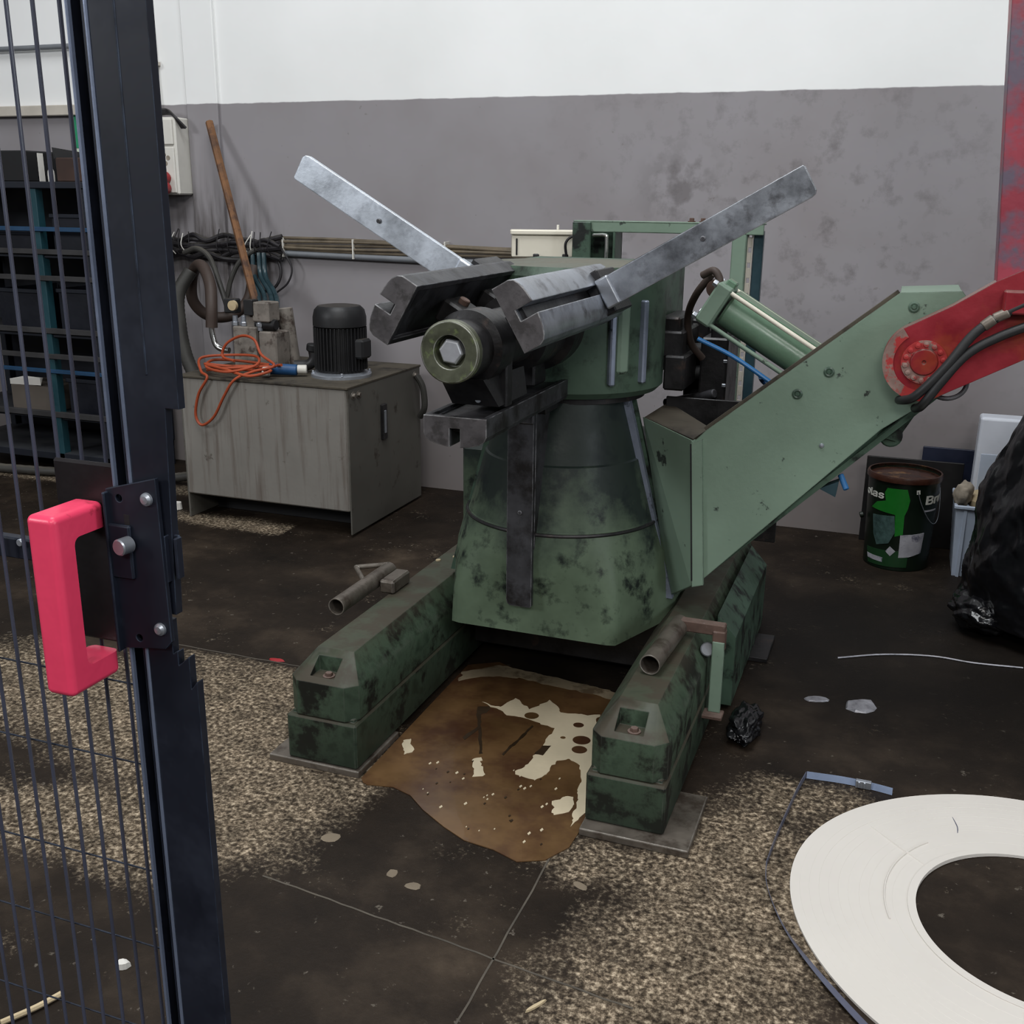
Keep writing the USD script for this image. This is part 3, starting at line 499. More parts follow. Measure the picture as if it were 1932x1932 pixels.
# support frame behind
fr = obj('frame_bar', join(cbox(-1.17, -.485, 3.80, 3.806, 1.395, 1.434, .002), cbox(-1.17, -.485, 3.80, 3.86, 1.429, 1.435, .002)), 'green_paint', D)
obj('frame_post', join(cbox(-1.17, -1.10, 3.79, 3.80, .7, 1.43, .003), cbox(-1.17, -1.16, 3.80, 3.9, .7, 1.43, .002), cbox(-1.02, -1.01, 3.80, 3.9, .7, 1.40, .002), cbox(-1.17, -1.01, 3.89, 3.9, .7, 1.40, .002)), 'green_dark', fr)
obj('frame_post', join(cbox(-.592, -.542, 3.80, 3.81, .02, 1.41, .003), cbox(-.552, -.542, 3.81, 3.86, .02, 1.41, .002)), 'green_paint', fr)
obj('frame_post', cbox(-.522, -.488, 3.83, 3.86, .02, 1.41, .003), 'teal_pipe', fr)
obj('slotted_strip', join(*[cbox(-.540, -.526, 3.828, 3.834, z, z + .035, .001) for z in np.arange(.78, 1.38, .052)], cbox(-.542, -.538, 3.826, 3.836, .75, 1.41, .001), cbox(-.527, -.523, 3.826, 3.836, .75, 1.41, .001)), 'conduit_cream', fr)
for x in (-.74, -.70, -.665, -.64): obj('frame_bolt', bolt((x, 3.82, 1.435), (0, 0, 1), .009, .014), 'rust_brown', fr)
obj('lever_hook', tube([(-1.09, 3.785, 1.383), (-1.045, 3.785, 1.384), (-1.038, 3.785, 1.37), (-1.038, 3.785, 1.30)], .008, 10, 4), 'chrome', fr)

# ------------------------------------------------------------------ red press arm
YR = 2.80
PA = thing('press_arm', 'scratched red steel press arm with round bolted hub, pivoting on the green beam end', 'machine arm', (.057, YR, 1.1))
cxr, czr = .057, 1.127
outer = [(cxr + .098 * math.cos(a), czr + .098 * math.sin(a)) for a in np.radians(np.linspace(125, 285, 30))]
poly = outer + [(.12, 1.055), (.281, 1.146), (.46, 1.23), (.46, 1.36), (.36, 1.385), (.26, 1.36), (.2, 1.33), (.109, 1.268)]
ar = obj('arm_plate', prism(Polygon(poly).buffer(-.006).buffer(.006), YR, YR + .06, 'y'), 'red_paint', PA, smooth=25)
obj('column', hull([(x, y, z) for y in (YR + .002, YR + .10) for x, z in ((.199, 1.30), (.15, 1.94), (.10, 2.55), (.30, 2.62), (.37, 1.94), (.43, 1.30))]), 'red_worn', PA, smooth=False)
obj('rim_plate', prism(Polygon(outer + [(cxr, czr)]).difference(Point(cxr, czr).buffer(.072)), YR - .003, YR, 'y'), 'red_bare', ar, smooth=25)
hb = obj('hub_ring', lathe([(.033, 0), (.054, 0), (.054, .004), (.033, .004), (.033, 0)], (cxr, YR - .004, czr), (0, 1, 0), 48), 'red_bare', PA)
obj('hub_cap', lathe([(0, -.001), (.004, -.001), (.005, -.004), (.031, -.005), (.034, 0), (0, .002)], (cxr, YR - .003, czr), (0, 1, 0), 40), 'red_paint', hb)
for k in range(14):
    a = 2 * math.pi * k / 14 + .2
    obj('hub_bolt', lathe([(0, 0), (.0065, 0), (.006, .006), (0, .007)], (cxr + .044 * math.cos(a), YR - .004, czr + .044 * math.sin(a)), (0, -1, 0), 12), 'red_bare', hb)
obj('hose', tube([(.30, YR - .03, 1.30), (.22, YR - .03, 1.255), (.16, YR - .035, 1.205), (.105, YR - .04, 1.12), (.045, YR - .03, 1.045), (.01, YR + .02, 1.025), (.03, YR + .08, 1.02)], .0115, 12), 'rubber', PA)
obj('hose', tube([(.31, YR - .03, 1.245), (.215, YR - .03, 1.20), (.15, YR - .035, 1.155), (.10, YR - .04, 1.085), (.065, YR - .03, 1.025), (.05, YR + .03, 1.005)], .0115, 12), 'rubber', PA)
obj('hose_fitting', join(rod((.178, YR - .033, 1.223), (.20, YR - .03, 1.243), .0135), rod((.20, YR - .03, 1.243), (.23, YR - .03, 1.26), .0125)), 'pipe_steel', PA)
obj('hose_clamp', cbox(.215, .30, YR - .04, YR, 1.255, 1.31, .004), 'red_paint', PA)
obj('lifting_ring', tube([(.118 + .045 * math.cos(a), YR + .03, 1.075 + .04 * math.sin(a)) for a in np.radians(np.linspace(170, 395, 20))], .006, 8, sm=False), 'steel_dark', PA)

# ------------------------------------------------------------------ hydraulic power unit
U = thing('hydraulic_power_unit', 'grey steel hydraulic tank with black electric motor on top, against the wall', 'hydraulic unit', (-2.75, 4.5, 0))
UX0, UX1, UY0, UY1 = -3.172, -2.28, 4.07, 4.82
tk = obj('tank_body', cbox(UX0, UX1 - .006, UY0, UY1, .122, .690, .006), 'tank_grey', U)
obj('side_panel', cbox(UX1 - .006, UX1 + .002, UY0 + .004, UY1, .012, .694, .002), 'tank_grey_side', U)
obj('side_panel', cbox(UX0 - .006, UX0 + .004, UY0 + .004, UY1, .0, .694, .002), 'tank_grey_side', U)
obj('tank_lid', cbox(UX0 - .01, UX1 + .004, UY0 - .006, UY1 + .01, .688, .699, .002), 'dusty_ledge', U)
obj('foot_rail', cbox(UX0 + .02, UX1 - .02, UY0 + .2, UY0 + .25, .0, .125, .003), 'black_matt', U)
obj('level_gauge', join(cbox(UX1, UX1 + .014, 4.38, 4.43, .40, .57, .003)), 'steel_oily', U)
obj('gauge_glass', cbox(UX1 + .012, UX1 + .018, 4.396, 4.414, .43, .54, .002), 'zinc', U)
for yy, z in ((4.12, .655), (4.17, .652), (4.76, .655), (4.80, .64)): obj('panel_bolt', bolt((UX1, yy, z), (1, 0, 0), .012, .014), 'pipe_steel', U)
obj('drain_pipe', tube([(UX1 + .02, 4.74, .66), (UX1 + .05, 4.75, .60), (UX1 + .055, 4.76, .50), (UX1 + .02, 4.78, .44)], .016, 10), 'rubber_dusty', U)
mx, my = -2.468, 4.36
mo = obj('motor', join(lathe([(0, .72), (.108, .72), (.108, .935), (.1, .94), (0, .94)], (mx, my, 0), (0, 0, 1), 48), *[spun(cbox(mx + .104, mx + .124, my - .0025, my + .0025, .735, .93, .001), a, (0, 0, 1), (mx, my, 0)) for a in range(0, 360, 9)]), 'motor_black', U, smooth=30)
obj('fan_cover', lathe([(0, 1.03), (.07, 1.03), (.098, 1.026), (.116, 1.008), (.124, .975), (.124, .935), (.118, .932), (0, .932)], (mx, my, 0), (0, 0, 1), 48), 'motor_black', mo)
obj('mounting_flange', lathe([(0, .699), (.142, .699), (.142, .712), (.125, .722), (0, .724)], (mx, my, 0), (0, 0, 1), 48), 'zinc', mo)
obj('terminal_box', cbox(mx + .10, mx + .15, my - .06, my + .03, .79, .88, .01), 'motor_black', mo)
for a in (35, 145, 215, 300): obj('flange_bolt', bolt((mx + .132 * math.cos(math.radians(a)), my + .132 * math.sin(math.radians(a)), .712), (0, 0, 1), .007, .016), 'zinc', mo)
mf = obj('manifold', join(cbox(-3.07, -2.94, 4.37, 4.5, .70, .90, .006), cbox(-3.04, -2.90, 4.40, 4.52, .89, .95, .006), cbox(-2.93, -2.83, 4.38, 4.5, .70, .88, .006)), 'cast_grey', U)
obj('valve_body', cbox(-2.96, -2.865, 4.38, 4.48, .925, 1.02, .006), 'cast_grey', mf)
obj('solenoid', rod((-2.96, 4.42, .91), (-2.85, 4.42, .91), .027, 20), 'black_matt', mf)
obj('solenoid', cbox(-3.0, -2.95, 4.37, 4.43, .955, 1.03, .004), 'motor_black', mf)
obj('solenoid', cbox(-3.12, -3.05, 4.38, 4.43, .96, 1.03, .006), 'motor_black', mf)
obj('pressure_gauge', lathe([(0, 0), (.024, 0), (.024, .018), (0, .02)], (-3.055, 4.375, 1.0), (0, -1, 0), 24), 'foam_tan', mf)
for x, z in ((-3.07, .93), (-3.02, .92), (-2.93, .94)): obj('fitting', join(rod((x, 4.4, .88), (x, 4.4, .95), .013), rod((x, 4.4, .90), (x, 4.4, .92), .018, 6)), 'zinc', mf)
obj('filter_column', rod((-2.85, 4.55, .70), (-2.89, 4.56, .98), .04, 20), 'cast_grey', mf)
for x in (-3.09, -3.055, -3.015, -2.985): obj('pressure_pipe', tube([(x + .10, 4.45, .94), (x + .06, 4.55, .985), (x - .07, 4.74, 1.03), (x - .225, 4.9, 1.10), (x - .25, 4.93, 1.22)], .0125, 10), 'teal_pipe', mf)
obj('elbow_pipe', tube([(-3.225, 4.42, .93), (-3.222, 4.42, .85), (-3.205, 4.42, .795), (-3.17, 4.42, .775), (-3.13, 4.42, .772)], .015, 14), 'chrome', mf)
obj('hose', tube([(-3.225, 4.42, .88), (-3.225, 4.43, .98), (-3.26, 4.48, 1.08), (-3.34, 4.55, 1.155), (-3.43, 4.62, 1.165), (-3.50, 4.66, 1.10), (-3.52, 4.68, .98), (-3.48, 4.74, .90), (-3.38, 4.8, .895), (-3.30, 4.86, .98), (-3.30, 4.93, 1.15)], .029, 14), 'rubber_brown', U)
obj('hose', tube([(-3.46, 4.6, 1.14), (-3.51, 4.55, 1.02), (-3.50, 4.53, .86), (-3.47, 4.52, .72), (-3.42, 4.52, .60)], .033, 14, 14, ribs=.06), 'rubber_dusty', U)

# things lying on the unit
cord = [(-3.10, 4.18, .74), (-2.98, 4.12, .735), (-2.84, 4.14, .745), (-2.72, 4.2, .75), (-2.82, 4.28, .74), (-3.0, 4.3, .745), (-3.1, 4.24, .75), (-3.05, 4.12, .735), (-2.9, 4.07, .73), (-2.78, 4.12, .76), (-2.86, 4.25, .78), (-3.02, 4.27, .775), (-3.13, 4.19, .765), (-3.06, 4.09, .72), (-3.0, 4.05, .70),
        (-3.05, 4.045, .62), (-3.075, 4.045, .52), (-3.04, 4.04, .475), (-2.97, 4.04, .52), (-2.91, 4.045, .62), (-2.85, 4.05, .70), (-2.78, 4.1, .735), (-2.70, 4.15, .76), (-2.8, 4.2, .80), (-2.86, 4.24, .86), (-2.95, 4.27, .87), (-3.03, 4.26, .83), (-3.05, 4.25, .77), (-2.95, 4.2, .76)]
obj('extension_cord', tube(cord, .0065, 8, 10), 'orange_cord', label='tangled orange cable hanging over the front edge of the grey tank', cat='cable')
obj('extension_cord', tube([(-3.06, 4.13, .72), (-2.95, 4.17, .725), (-2.8, 4.16, .73), (-2.7, 4.12, .74), (-2.78, 4.06, .72), (-2.93, 4.1, .735), (-3.08, 4.15, .745), (-3.0, 4.22, .73), (-2.8, 4.24, .74), (-2.68, 4.18, .76)], .007, 8, 10), 'orange_cord', label='short orange cable coil lying under the tangle on the tank top', cat='cable')
t = thing('hose_coupling', 'dark blue and pale hose coupling lying beside the orange cable on the tank', 'hose coupling', (-2.72, 4.22, .7))
obj('coupling_body', rod((-2.76, 4.20, .735), (-2.64, 4.25, .73), .026), 'blue_hose', t)
obj('collar', join(rod((-2.77, 4.16, .727), (-2.74, 4.17, .727), .022), rod((-2.64, 4.25, .733), (-2.60, 4.27, .733), .021)), 'white_plastic', t)
t = thing('pipe_elbow', 'black pipe elbow fitting standing between the cable and the black motor', 'pipe fitting', (-2.62, 4.38, .7))
obj('elbow_body', tube([(-2.72, 4.36, .73), (-2.66, 4.38, .735), (-2.63, 4.39, .765), (-2.635, 4.39, .82)], .026, 14), 'rubber', t)
obj('elbow_collar', rod((-2.635, 4.39, .80), (-2.63, 4.39, .835), .033, 20), 'black_matt', t)
# pole
a, b = np.array([-2.985, 4.56, .71]), np.array([-3.54, 4.955, 1.88])
obj('pole', tube([a, b], .021, 7, sm=False), 'rod_rust', smooth=30, label='long rusty brown pole leaning against the grey wall behind the tank', cat='pole')
# wall installations
t = thing('socket_box', 'white wall socket box with a red plug at its bottom, beside the gate post', 'socket box', (-3.8, 4.99, 1.5))
obj('box_body', cbox(-3.90, -3.716, 4.895, 5.02, 1.512, 1.905, .008), 'white_plastic', t)
obj('box_lid', cbox(-3.895, -3.728, 4.882, 4.898, 1.765, 1.895, .005), 'white_plastic', t)
obj('socket_plate', cbox(-3.895, -3.728, 4.885, 4.898, 1.52, 1.755, .005), 'white_plastic', t)
for x, z in ((-3.79, 1.715), (-3.765, 1.70), (-3.783, 1.672)): obj('socket_hole', lathe([(0, 0), (.012, 0), (.012, .002), (0, .002)], (x, 4.885, z), (0, -1, 0), 16), 'rag', t)
obj('plug', rod((-3.79, 4.89, 1.60), (-3.79, 4.82, 1.585), .034, 20), 'plug_red', t)
obj('plug_collar', rod((-3.785, 4.87, 1.55), (-3.775, 4.82, 1.535), .036, 20), 'plug_red', t)

t = thing('cable_loom', 'dark loom of cables arching over the white socket box', 'cables', (-3.85, 4.98, 1.9))
for k in range(4): obj('cable', tube([(-3.93, 4.98, 1.96 + .01 * k), (-3.86, 4.95 - .006 * k, 1.925 + .008 * k), (-3.79, 4.94, 1.925 + .006 * k), (-3.72, 4.90, 1.91), (-3.695 + .008 * k, 4.93, 1.85)], .007, 8), 'cable_dark', t)
obj('wall_conduit', join(rod((-3.895, 4.985, 1.92), (-3.935, 4.985, 2.9), .016), rod((-3.895, 4.985, 2.16), (-3.897, 4.985, 2.2), .022), cbox(-3.93, -3.87, 4.96, 5.02, 2.17, 2.19, .002)), 'conduit_cream', label='vertical cream conduit running up the wall from the socket box', cat='conduit')
obj('wall_conduit', rod((-3.30, 4.992, 1.222), (-1.25, 4.992, 1.188), .017), 'conduit_grey', label='thin grey conduit running along the wall behind the machine', cat='conduit')
t = thing('cable_run', 'sagging brown cable bundle fixed along the wall above the grey conduit', 'cables', (-2.4, 4.99, 1.25))
for k in range(5):
    obj('cable', tube([(x, 4.985 - .008 * (k % 2), 1.245 + .012 * k + .008 * math.sin(3 * x + k) - .02 * (x + 3.2) / 2) for x in np.linspace(-3.22, -1.3, 12)], .008, 8, 4), 'cable_brown', t)
for x in (-3.14, -2.72, -2.2): obj('clip', cbox(x - .004, x + .004, 4.965, 5.02, 1.20, 1.30, .001), 'white_plastic', t)
t = thing('cable_bundle', 'thick bundle of black cables on the wall behind the rusty pole', 'cables', (-3.45, 4.95, 1.2))
for k in range(9):
    z0 = 1.19 + .012 * k; pts = [(x, 4.97 - .03 * rng.random(), z0 + rng.uniform(-.022, .022)) for x in np.linspace(-3.88, -3.14, 9)]
    obj('cable', tube(pts, rng.uniform(.010, .016), 8, 5), 'cable_dark', t)
for k in range(14):
    x = rng.uniform(-3.9, -3.18); obj('cable_tie', tube([(x, 4.94, 1.20), (x + rng.uniform(-.02, .02), 4.91, 1.25), (x + rng.uniform(-.02, .02), 4.93, 1.31 + rng.uniform(0, .03))], .003, 6, 4), 'cable_dark' if k % 3 else 'white_plastic', t)
obj('loop_cable', tube([(-3.18, 4.96, 1.22), (-3.14, 4.94, 1.12), (-3.18, 4.93, 1.04), (-3.27, 4.93, 1.02), (-3.33, 4.93, 1.06)], .008, 8), 'cable_dark', t)
obj('loop_cable', tube([(-3.14, 4.96, 1.24), (-3.08, 4.95, 1.15), (-3.10, 4.94, 1.07), (-3.18, 4.94, 1.01)], .005, 8), 'cable_dark', t)
obj('branch_hose', tube([(-3.72, 4.9, 1.21), (-3.62, 4.88, 1.235), (-3.52, 4.85, 1.19), (-3.42, 4.78, 1.07), (-3.36, 4.75, .95)], .014, 10), 'rubber_dusty', t)
obj('branch_hose', tube([(-3.28, 4.93, 1.24), (-3.36, 4.9, 1.18), (-3.41, 4.88, 1.09), (-3.43, 4.85, .98)], .013, 10), 'rubber_dusty', t)
obj('floor_hose', tube([(-3.25, 4.62, .62), (-3.24, 4.6, .42), (-3.27, 4.58, .25), (-3.42, 4.56, .10), (-3.65, 4.55, .035), (-4.0, 4.53, .03), (-4.4, 4.42, .03), (-4.9, 4.36, .03)], .024, 12, 16, ribs=.08), 'rubber_dusty', label='ribbed black hose curving from the floor up beside the grey tank', cat='hose')
t = thing('junction_box', 'cream plastic junction box fixed at the left of the green frame', 'junction box', (-1.29, 3.85, 1.3))
JB = lambda m: spun(m, 22, (0, 0, 1), (-1.41, 3.82, 0))
obj('box_body', JB(cbox(-1.415, -1.165, 3.82, 3.9, 1.296, 1.378, .004)), 'cream_plastic', t)
obj('box_lid', JB(cbox(-1.42, -1.16, 3.81, 3.91, 1.378, 1.396, .004)), 'cream_plastic', t)
for x in (-1.40, ): obj('slot', JB(cbox(x, x + .006, 3.815, 3.822, 1.305, 1.365, .001)), 'black_matt', t)
for x in (-1.335, -1.225): obj('gland', JB(cbox(x, x + .022, 3.80, 3.83, 1.288, 1.31, .003)), 'rubber', t)
obj('lid_screw', JB(rod((-1.24, 3.86, 1.396), (-1.24, 3.86, 1.415), .005)), 'white_plastic', t)
obj('lead', JB(tube([(-1.21, 3.8, 1.30), (-1.215, 3.79, 1.35), (-1.19, 3.79, 1.375), (-1.165, 3.8, 1.36)], .005, 8)), 'cable_dark', t)
obj('wall_conduit', rod((-6.5, 4.99, 2.285), (-3.99, 4.99, 2.285), .014), 'conduit_grey', label='grey conduit high on the white wall seen through the gate mesh', cat='conduit')
obj('wall_trunking', cbox(-6.5, -4.02, 4.975, 5.02, 1.93, 1.985, .004), 'conduit_cream', label='pale cable trunking on the wall behind the gate mesh', cat='cable trunking')
t = thing('wall_sign', 'green sign with pale border on the wall behind the gate frame', 'sign', (-4.15, 5.0, 1.6))
obj('sign_board', cbox(-4.506, -4.346, 5.005, 5.02, 1.723, 1.939, .002), 'sign_border', t)
obj('sign_face', cbox(-4.498, -4.356, 5.002, 5.008, 1.758, 1.931, .001), 'sign_green', t)

# ------------------------------------------------------------------ storage rack behind the gate
S = thing('storage_rack', 'dark metal storage rack with teal upright and blue bars, behind the gate', 'rack', (-4.6, 4.65, 0))
SY = 4.4
for x in (-4.27, -5.1): obj('upright', cbox(x, x + .045, SY, SY + .05, 0, 1.56, .003), 'rack_teal', S)
for x in (-3.94, ): obj('upright', cbox(x, x + .03, SY, SY + .05, .12, 1.56, .003), 'rack_dark', S)
for x in (-3.96, -5.1): obj('upright', cbox(x, x + .04, SY + .5, SY + .54, 0, 1.56, .003), 'rack_dark', S)
obj('top_deck', cbox(-5.1, -3.9, SY - .01, SY + .56, 1.535, 1.568, .003), 'rack_dark', S)
for z, h, m in ((1.335, .022, 'rack_blue'), (1.222, .026, 'rack_beam'), (1.088, .026, 'rack_beam'), (.815, .028, 'rack_beam'), (.68, .026, 'rack_beam'), (.60, .02, 'rack_blue'), (.365, .03, 'rack_beam')):
    obj('beam', cbox(-5.1, -3.91, SY - .012, SY + .012, z - h / 2, z + h / 2, .002), m, S)
for z in (1.2, .79, .345): obj('shelf_board', cbox(-5.1, -3.92, SY + .012, SY + .54, z - .01, z + .01, .002), 'rack_dark', S)
obj('back_panel', cbox(-5.1, -3.92, SY + .54, SY + .55, .14, 1.54, .001), 'crate_navy', S)
obj('bottom_deck', cbox(-5.1, -3.92, SY, SY + .54, .11, .15, .003), 'rack_dark', S)
spots = [(-4.60, 1.21, .30, .11, 'top shelf left of the teal upright'), (-4.20, 1.21, .25, .20, 'top shelf right of the teal upright'), (-4.62, .80, .31, .22, 'middle shelf left of the teal upright'), (-4.21, .80, .26, .23, 'middle shelf right of the teal upright'), (-4.21, .355, .26, .2, 'lower shelf right of the teal upright')]
for x, z, w, h, where in spots:
    t = thing('crate', f'dark crate on the rack, {where}', 'crate', (x + w / 2, SY + .3, z), group='crates on the rack shelves')
    o = tm(cbox(x, x + w, SY + .06, SY + .5, z, z + h, .008)); o = m3.Manifold(m3.Mesh(np.array(o.vertices, np.float32), np.array(o.faces, np.uint32))) - cbox(x + .012, x + w - .012, SY + .072, SY + .488, z + .012, z + h + .1, .002)
    obj('crate_body', o, 'crate_navy', t)
    obj('crate_rim', join(cbox(x - .006, x + w + .006, SY + .052, SY + .064, z + h - .02, z + h, .003), cbox(x - .006, x + w + .006, SY + .496, SY + .508, z + h - .02, z + h, .003)), 'rack_dark', t)
t = thing('cardboard_box', 'small grey carton with torn white flap on the lower rack shelf', 'box', (-4.5, SY + .2, .36))
obj('carton', cbox(-4.60, -4.32, SY + .05, SY + .3, .357, .50, .004), 'card_grey', t)
obj('flap', hull([(-4.60, SY + .05, .50), (-4.385, SY + .05, .505), (-4.60, SY + .05, .53), (-4.385, SY + .05, .545), (-4.60, SY + .07, .50), (-4.385, SY + .07, .545), (-4.5, SY + .06, .55)]), 'paper', t)
t = thing('carton_black', 'black box standing on the top deck of the rack', 'box', (-4.55, SY + .2, 1.57)); obj('box_body', cbox(-4.9, -4.285, SY + .02, SY + .4, 1.568, 1.72, .006), 'box_dark', t); obj('box_tape', cbox(-4.284, -4.28, SY + .1, SY + .14, 1.57, 1.71, .001), 'paper', t)
t = thing('carton_brown', 'dark brown box on the rack top beside the gate frame', 'box', (-4.0, SY + .2, 1.57)); obj('box_body', cbox(-4.115, -3.90, SY + .04, SY + .35, 1.568, 1.685, .006), 'box_brown', t); obj('box_flap', hull([(-4.12, SY + .04, 1.68), (-4.105, SY + .04, 1.68), (-4.135, SY + .05, 1.735), (-4.12, SY + .3, 1.68), (-4.105, SY + .3, 1.68), (-4.135, SY + .25, 1.72)]), 'box_dark', t)
obj('bottle', lathe([(0, 1.568), (.017, 1.568), (.018, 1.60), (.016, 1.62), (.008, 1.635), (.008, 1.65), (0, 1.651)], (-4.165, SY + .06, 0)), 'paper', label='tiny white bottle between the two boxes on the rack top', cat='bottle')

# ------------------------------------------------------------------ gate in the foreground
GY = 1.0
G = thing('safety_gate', 'black steel mesh safety gate with red handle, cropped at the left edge', 'gate', (-.88, GY, 0))
for k in range(16):
    x = -.917 - .0377 * k
    obj('wire', rod((x, GY + .022, -.0 + .06), (x, GY + .022, 2.2), .0026, 10), 'gate_wire', G)
for z in (.12, .30, .455, .585, .755, .875): obj('shadow_rod', rod((-1.55, GY + .027, z), (-.88, GY + .027, z), .0013, 8), 'gate_black', G)  # thin rods added in place of wire shadows lying on the floor
obj('bottom_rail', cbox(-1.55, -.87, GY, GY + .03, .04, .07, .002), 'gate_black', G)
obj('stile', join(cbox(-.8905, -.886, GY, GY + .032, .04, 2.2, .001), cbox(-.8905, -.872, GY + .024, GY + .03, .04, 2.2, .001), cbox(-.8735, -.8675, GY + .004, GY + .03, .04, 2.2, .001)), 'gate_black', G)
obj('stile_lip', join(cbox(-.8885, -.8845, GY - .004, GY + .004, .04, 2.2, .0015), cbox(-.8655, -.8605, GY - .002, GY + .02, .04, 2.2, .0015)), 'gate_highlight', G)
obj('cover_strip', join(prism([(-.8595, 1.0), (-.8595, 2.2), (-.7835, 2.2), (-.7835, 1.262), (-.803, 1.262), (-.812, 1.0)], GY, GY + .012, 'y'), cbox(-.8260, -.8245, GY - .0015, GY + .002, 1.30, 2.2, .0005)), 'gate_black', G, smooth=False)
obj('cover_strip', prism([(-.8595, .04), (-.8595, .99), (-.822, .99), (-.822, .945), (-.815, .95), (-.815, .93), (-.7985, .945), (-.7985, .90), (-.789, .912), (-.7865, .04)], GY, GY + .012, 'y'), 'gate_black', G, smooth=False)
lp = obj('lock_plate', prism(Polygon([(-.892, .948), (-.892, 1.158), (-.817, 1.178), (-.813, .968), (-.823, .957)]).difference(Point(-.873, 1.148).buffer(.005)).difference(Point(-.862, .966).buffer(.005)), GY - .012, GY - .006, 'y'), 'gate_black', G, smooth=False)
obj('lock_edge', cbox(-.8925, -.8885, GY - .02, GY - .006, .945, 1.155, .001), 'gate_black', lp)
obj('slide_plate', cbox(-.893, -.858, GY - .017, GY - .011, 1.045, 1.115, .002), 'gate_black', lp)
obj('slot', cbox(-.868, -.860, GY - .0122, GY - .0118, 1.105, 1.128, .0001), 'black_matt', lp)
obj('lock_knob', rod((-.862, GY - .034, 1.092), (-.860, GY - .015, 1.092), .0105, 28), 'zinc', lp)
for x, z in ((-.831, 1.151), (-.828, .983)): obj('lock_bolt', lathe([(0, 0), (.0085, 0), (.008, .003), (.005, .006), (0, .0065)], (x, GY - .012, z), (0, -1, 0), 24), 'zinc', lp)
obj('latch_tongue', join(cbox(-.8155, -.8135, GY - .008, GY + .02, 1.045, 1.105, .0005), cbox(-.814, -.802, GY + .004, GY + .007, 1.05, 1.104, .0005), cbox(-.804, -.800, GY - .004, GY + .007, 1.05, 1.102, .0005)), 'gate_black', lp)
obj('handle_plate', cbox(-.985, -.889, GY + .002, GY + .010, .945, 1.185, .004), 'handle_plate', G)
# D handle: grip stands off towards the viewer, its two arms run back to the plate
def rbox(x0, x1, y0, y1, z0, z1, r=.008):
    return hull(np.concatenate([np.array(trimesh.creation.icosphere(2, r).vertices) + (x, y, z) for x in (x0 + r, x1 - r) for y in (y0 + r, y1 - r) for z in (z0 + r, z1 - r)]))
gx0, gx1, gy = -.952, -.908, GY - .085
outer_h = rbox(gx0, gx1, gy, GY + .002, .905, 1.138, .009)
outer_h = outer_h - rbox(gx0 - .05, gx1 + .05, gy + .030, GY + .08, .937, 1.105, .010)
obj('handle', outer_h, 'handle_red', G, smooth=40)
obj('mid_rail', cbox(-1.55, -.97, GY + .034, GY + .05, 1.026, 1.056, .002), 'gate_black', G)
obj('rail_bolt', rod((-1.083, GY + .034, 1.052), (-1.083, GY + .028, 1.052), .005), 'zinc', G)

# ------------------------------------------------------------------ right corner
B = thing('bucket', 'green and black printed oil bucket with rusty brown top, against a dark board', 'bucket', (.075, 4.67, 0))
bc = (.075, 4.67, 0)
body = obj('bucket_body', lathe([(0, .004), (.13, .0), (.133, .006), (.146, .395), (.146, .41), (.143, .41), (.143, .40), (.13, .02), (0, .02)], bc, (0, 0, 1), 64), 'bucket_dark', B)
obj('rim', lathe([(.145, .385), (.153, .388), (.154, .402), (.150, .412), (.143, .412), (.143, .39), (.145, .385)], bc, (0, 0, 1), 64), 'oil_brown', B)
obj('contents', lathe([(0, .40), (.06, .402), (.11, .398), (.144, .394), (.144, .38), (0, .38)], bc, (0, 0, 1), 48), 'oil_brown', B)
def on_bucket(name, pts, mat, lift=.0012, parent=body):
    g = Polygon(pts).buffer(0); m = trimesh.creation.extrude_polygon(Polygon([(a * .1, z * 10) for a, z in pts]).buffer(0), .01, engine='earcut')
    for _ in range(3): m = m.subdivide()
    v = np.array(m.vertices); a, z = np.radians(v[:, 0] * 10), v[:, 1] / 10
    r = .1335 + z * (.146 - .1335) / .4 + np.where(v[:, 2] > .005, lift, -.002)
    m.vertices = np.column_stack([bc[0] + r * np.cos(a), bc[1] + r * np.sin(a), z]); trimesh.repair.fix_normals(m)
    obj(name, m, mat, parent, smooth=20)
on_bucket('print_panel', [(-152, .082), (-87, .091), (-70, .08), (-70, .02), (-145, .014)], 'print_mid')
on_bucket('print_panel', [(-116, .362), (-84, .365), (-78, .319), (-80, .28), (-84, .25), (-83, .168), (-96, .155), (-99, .251), (-146, .262), (-134, .293), (-117, .306), (-120, .341)], 'print_green', .0016)
on_bucket('print_picture', [(-141, .233), (-100, .245), (-96, .174), (-105, .122), (-127, .105), (-136, .15)], 'print_grey', .002)
on_bucket('sticker', [(-87, .164), (-44, .174), (-46, .084), (-68, .068), (-86, .063)], 'label_soiled', .002)
on_bucket('print_label', [(-149, .055), (-113, .054), (-113, .033), (-146, .035)], 'label_soiled', .002)
on_bucket('print_label', [(-102, .109), (-92, .09), (-100, .066), (-109, .085)], 'label_soiled', .0022)
def bucket_text(text, a0, a1, z0, h):
    m = meshkit.text_mesh(text, h, .002, True)
    for _ in range(2): m = m.subdivide()
    v = np.array(m.vertices); v[:, 0] -= v[:, 0].min(); w = v[:, 0].max()
    a = np.radians(a0 + (a1 - a0) * v[:, 0] / w); z = z0 + v[:, 1]; r = .1335 + z * (.146 - .1335) / .4 + np.where(v[:, 2] > .001, .0024, 0.)
    m.vertices = np.column_stack([bc[0] + r * np.cos(a), bc[1] + r * np.sin(a), z]); obj('lettering', m, 'print_white', body, smooth=False)
bucket_text('olas', -168, -121, .312, .030); bucket_text('Bru', -50, -4, .300, .036)
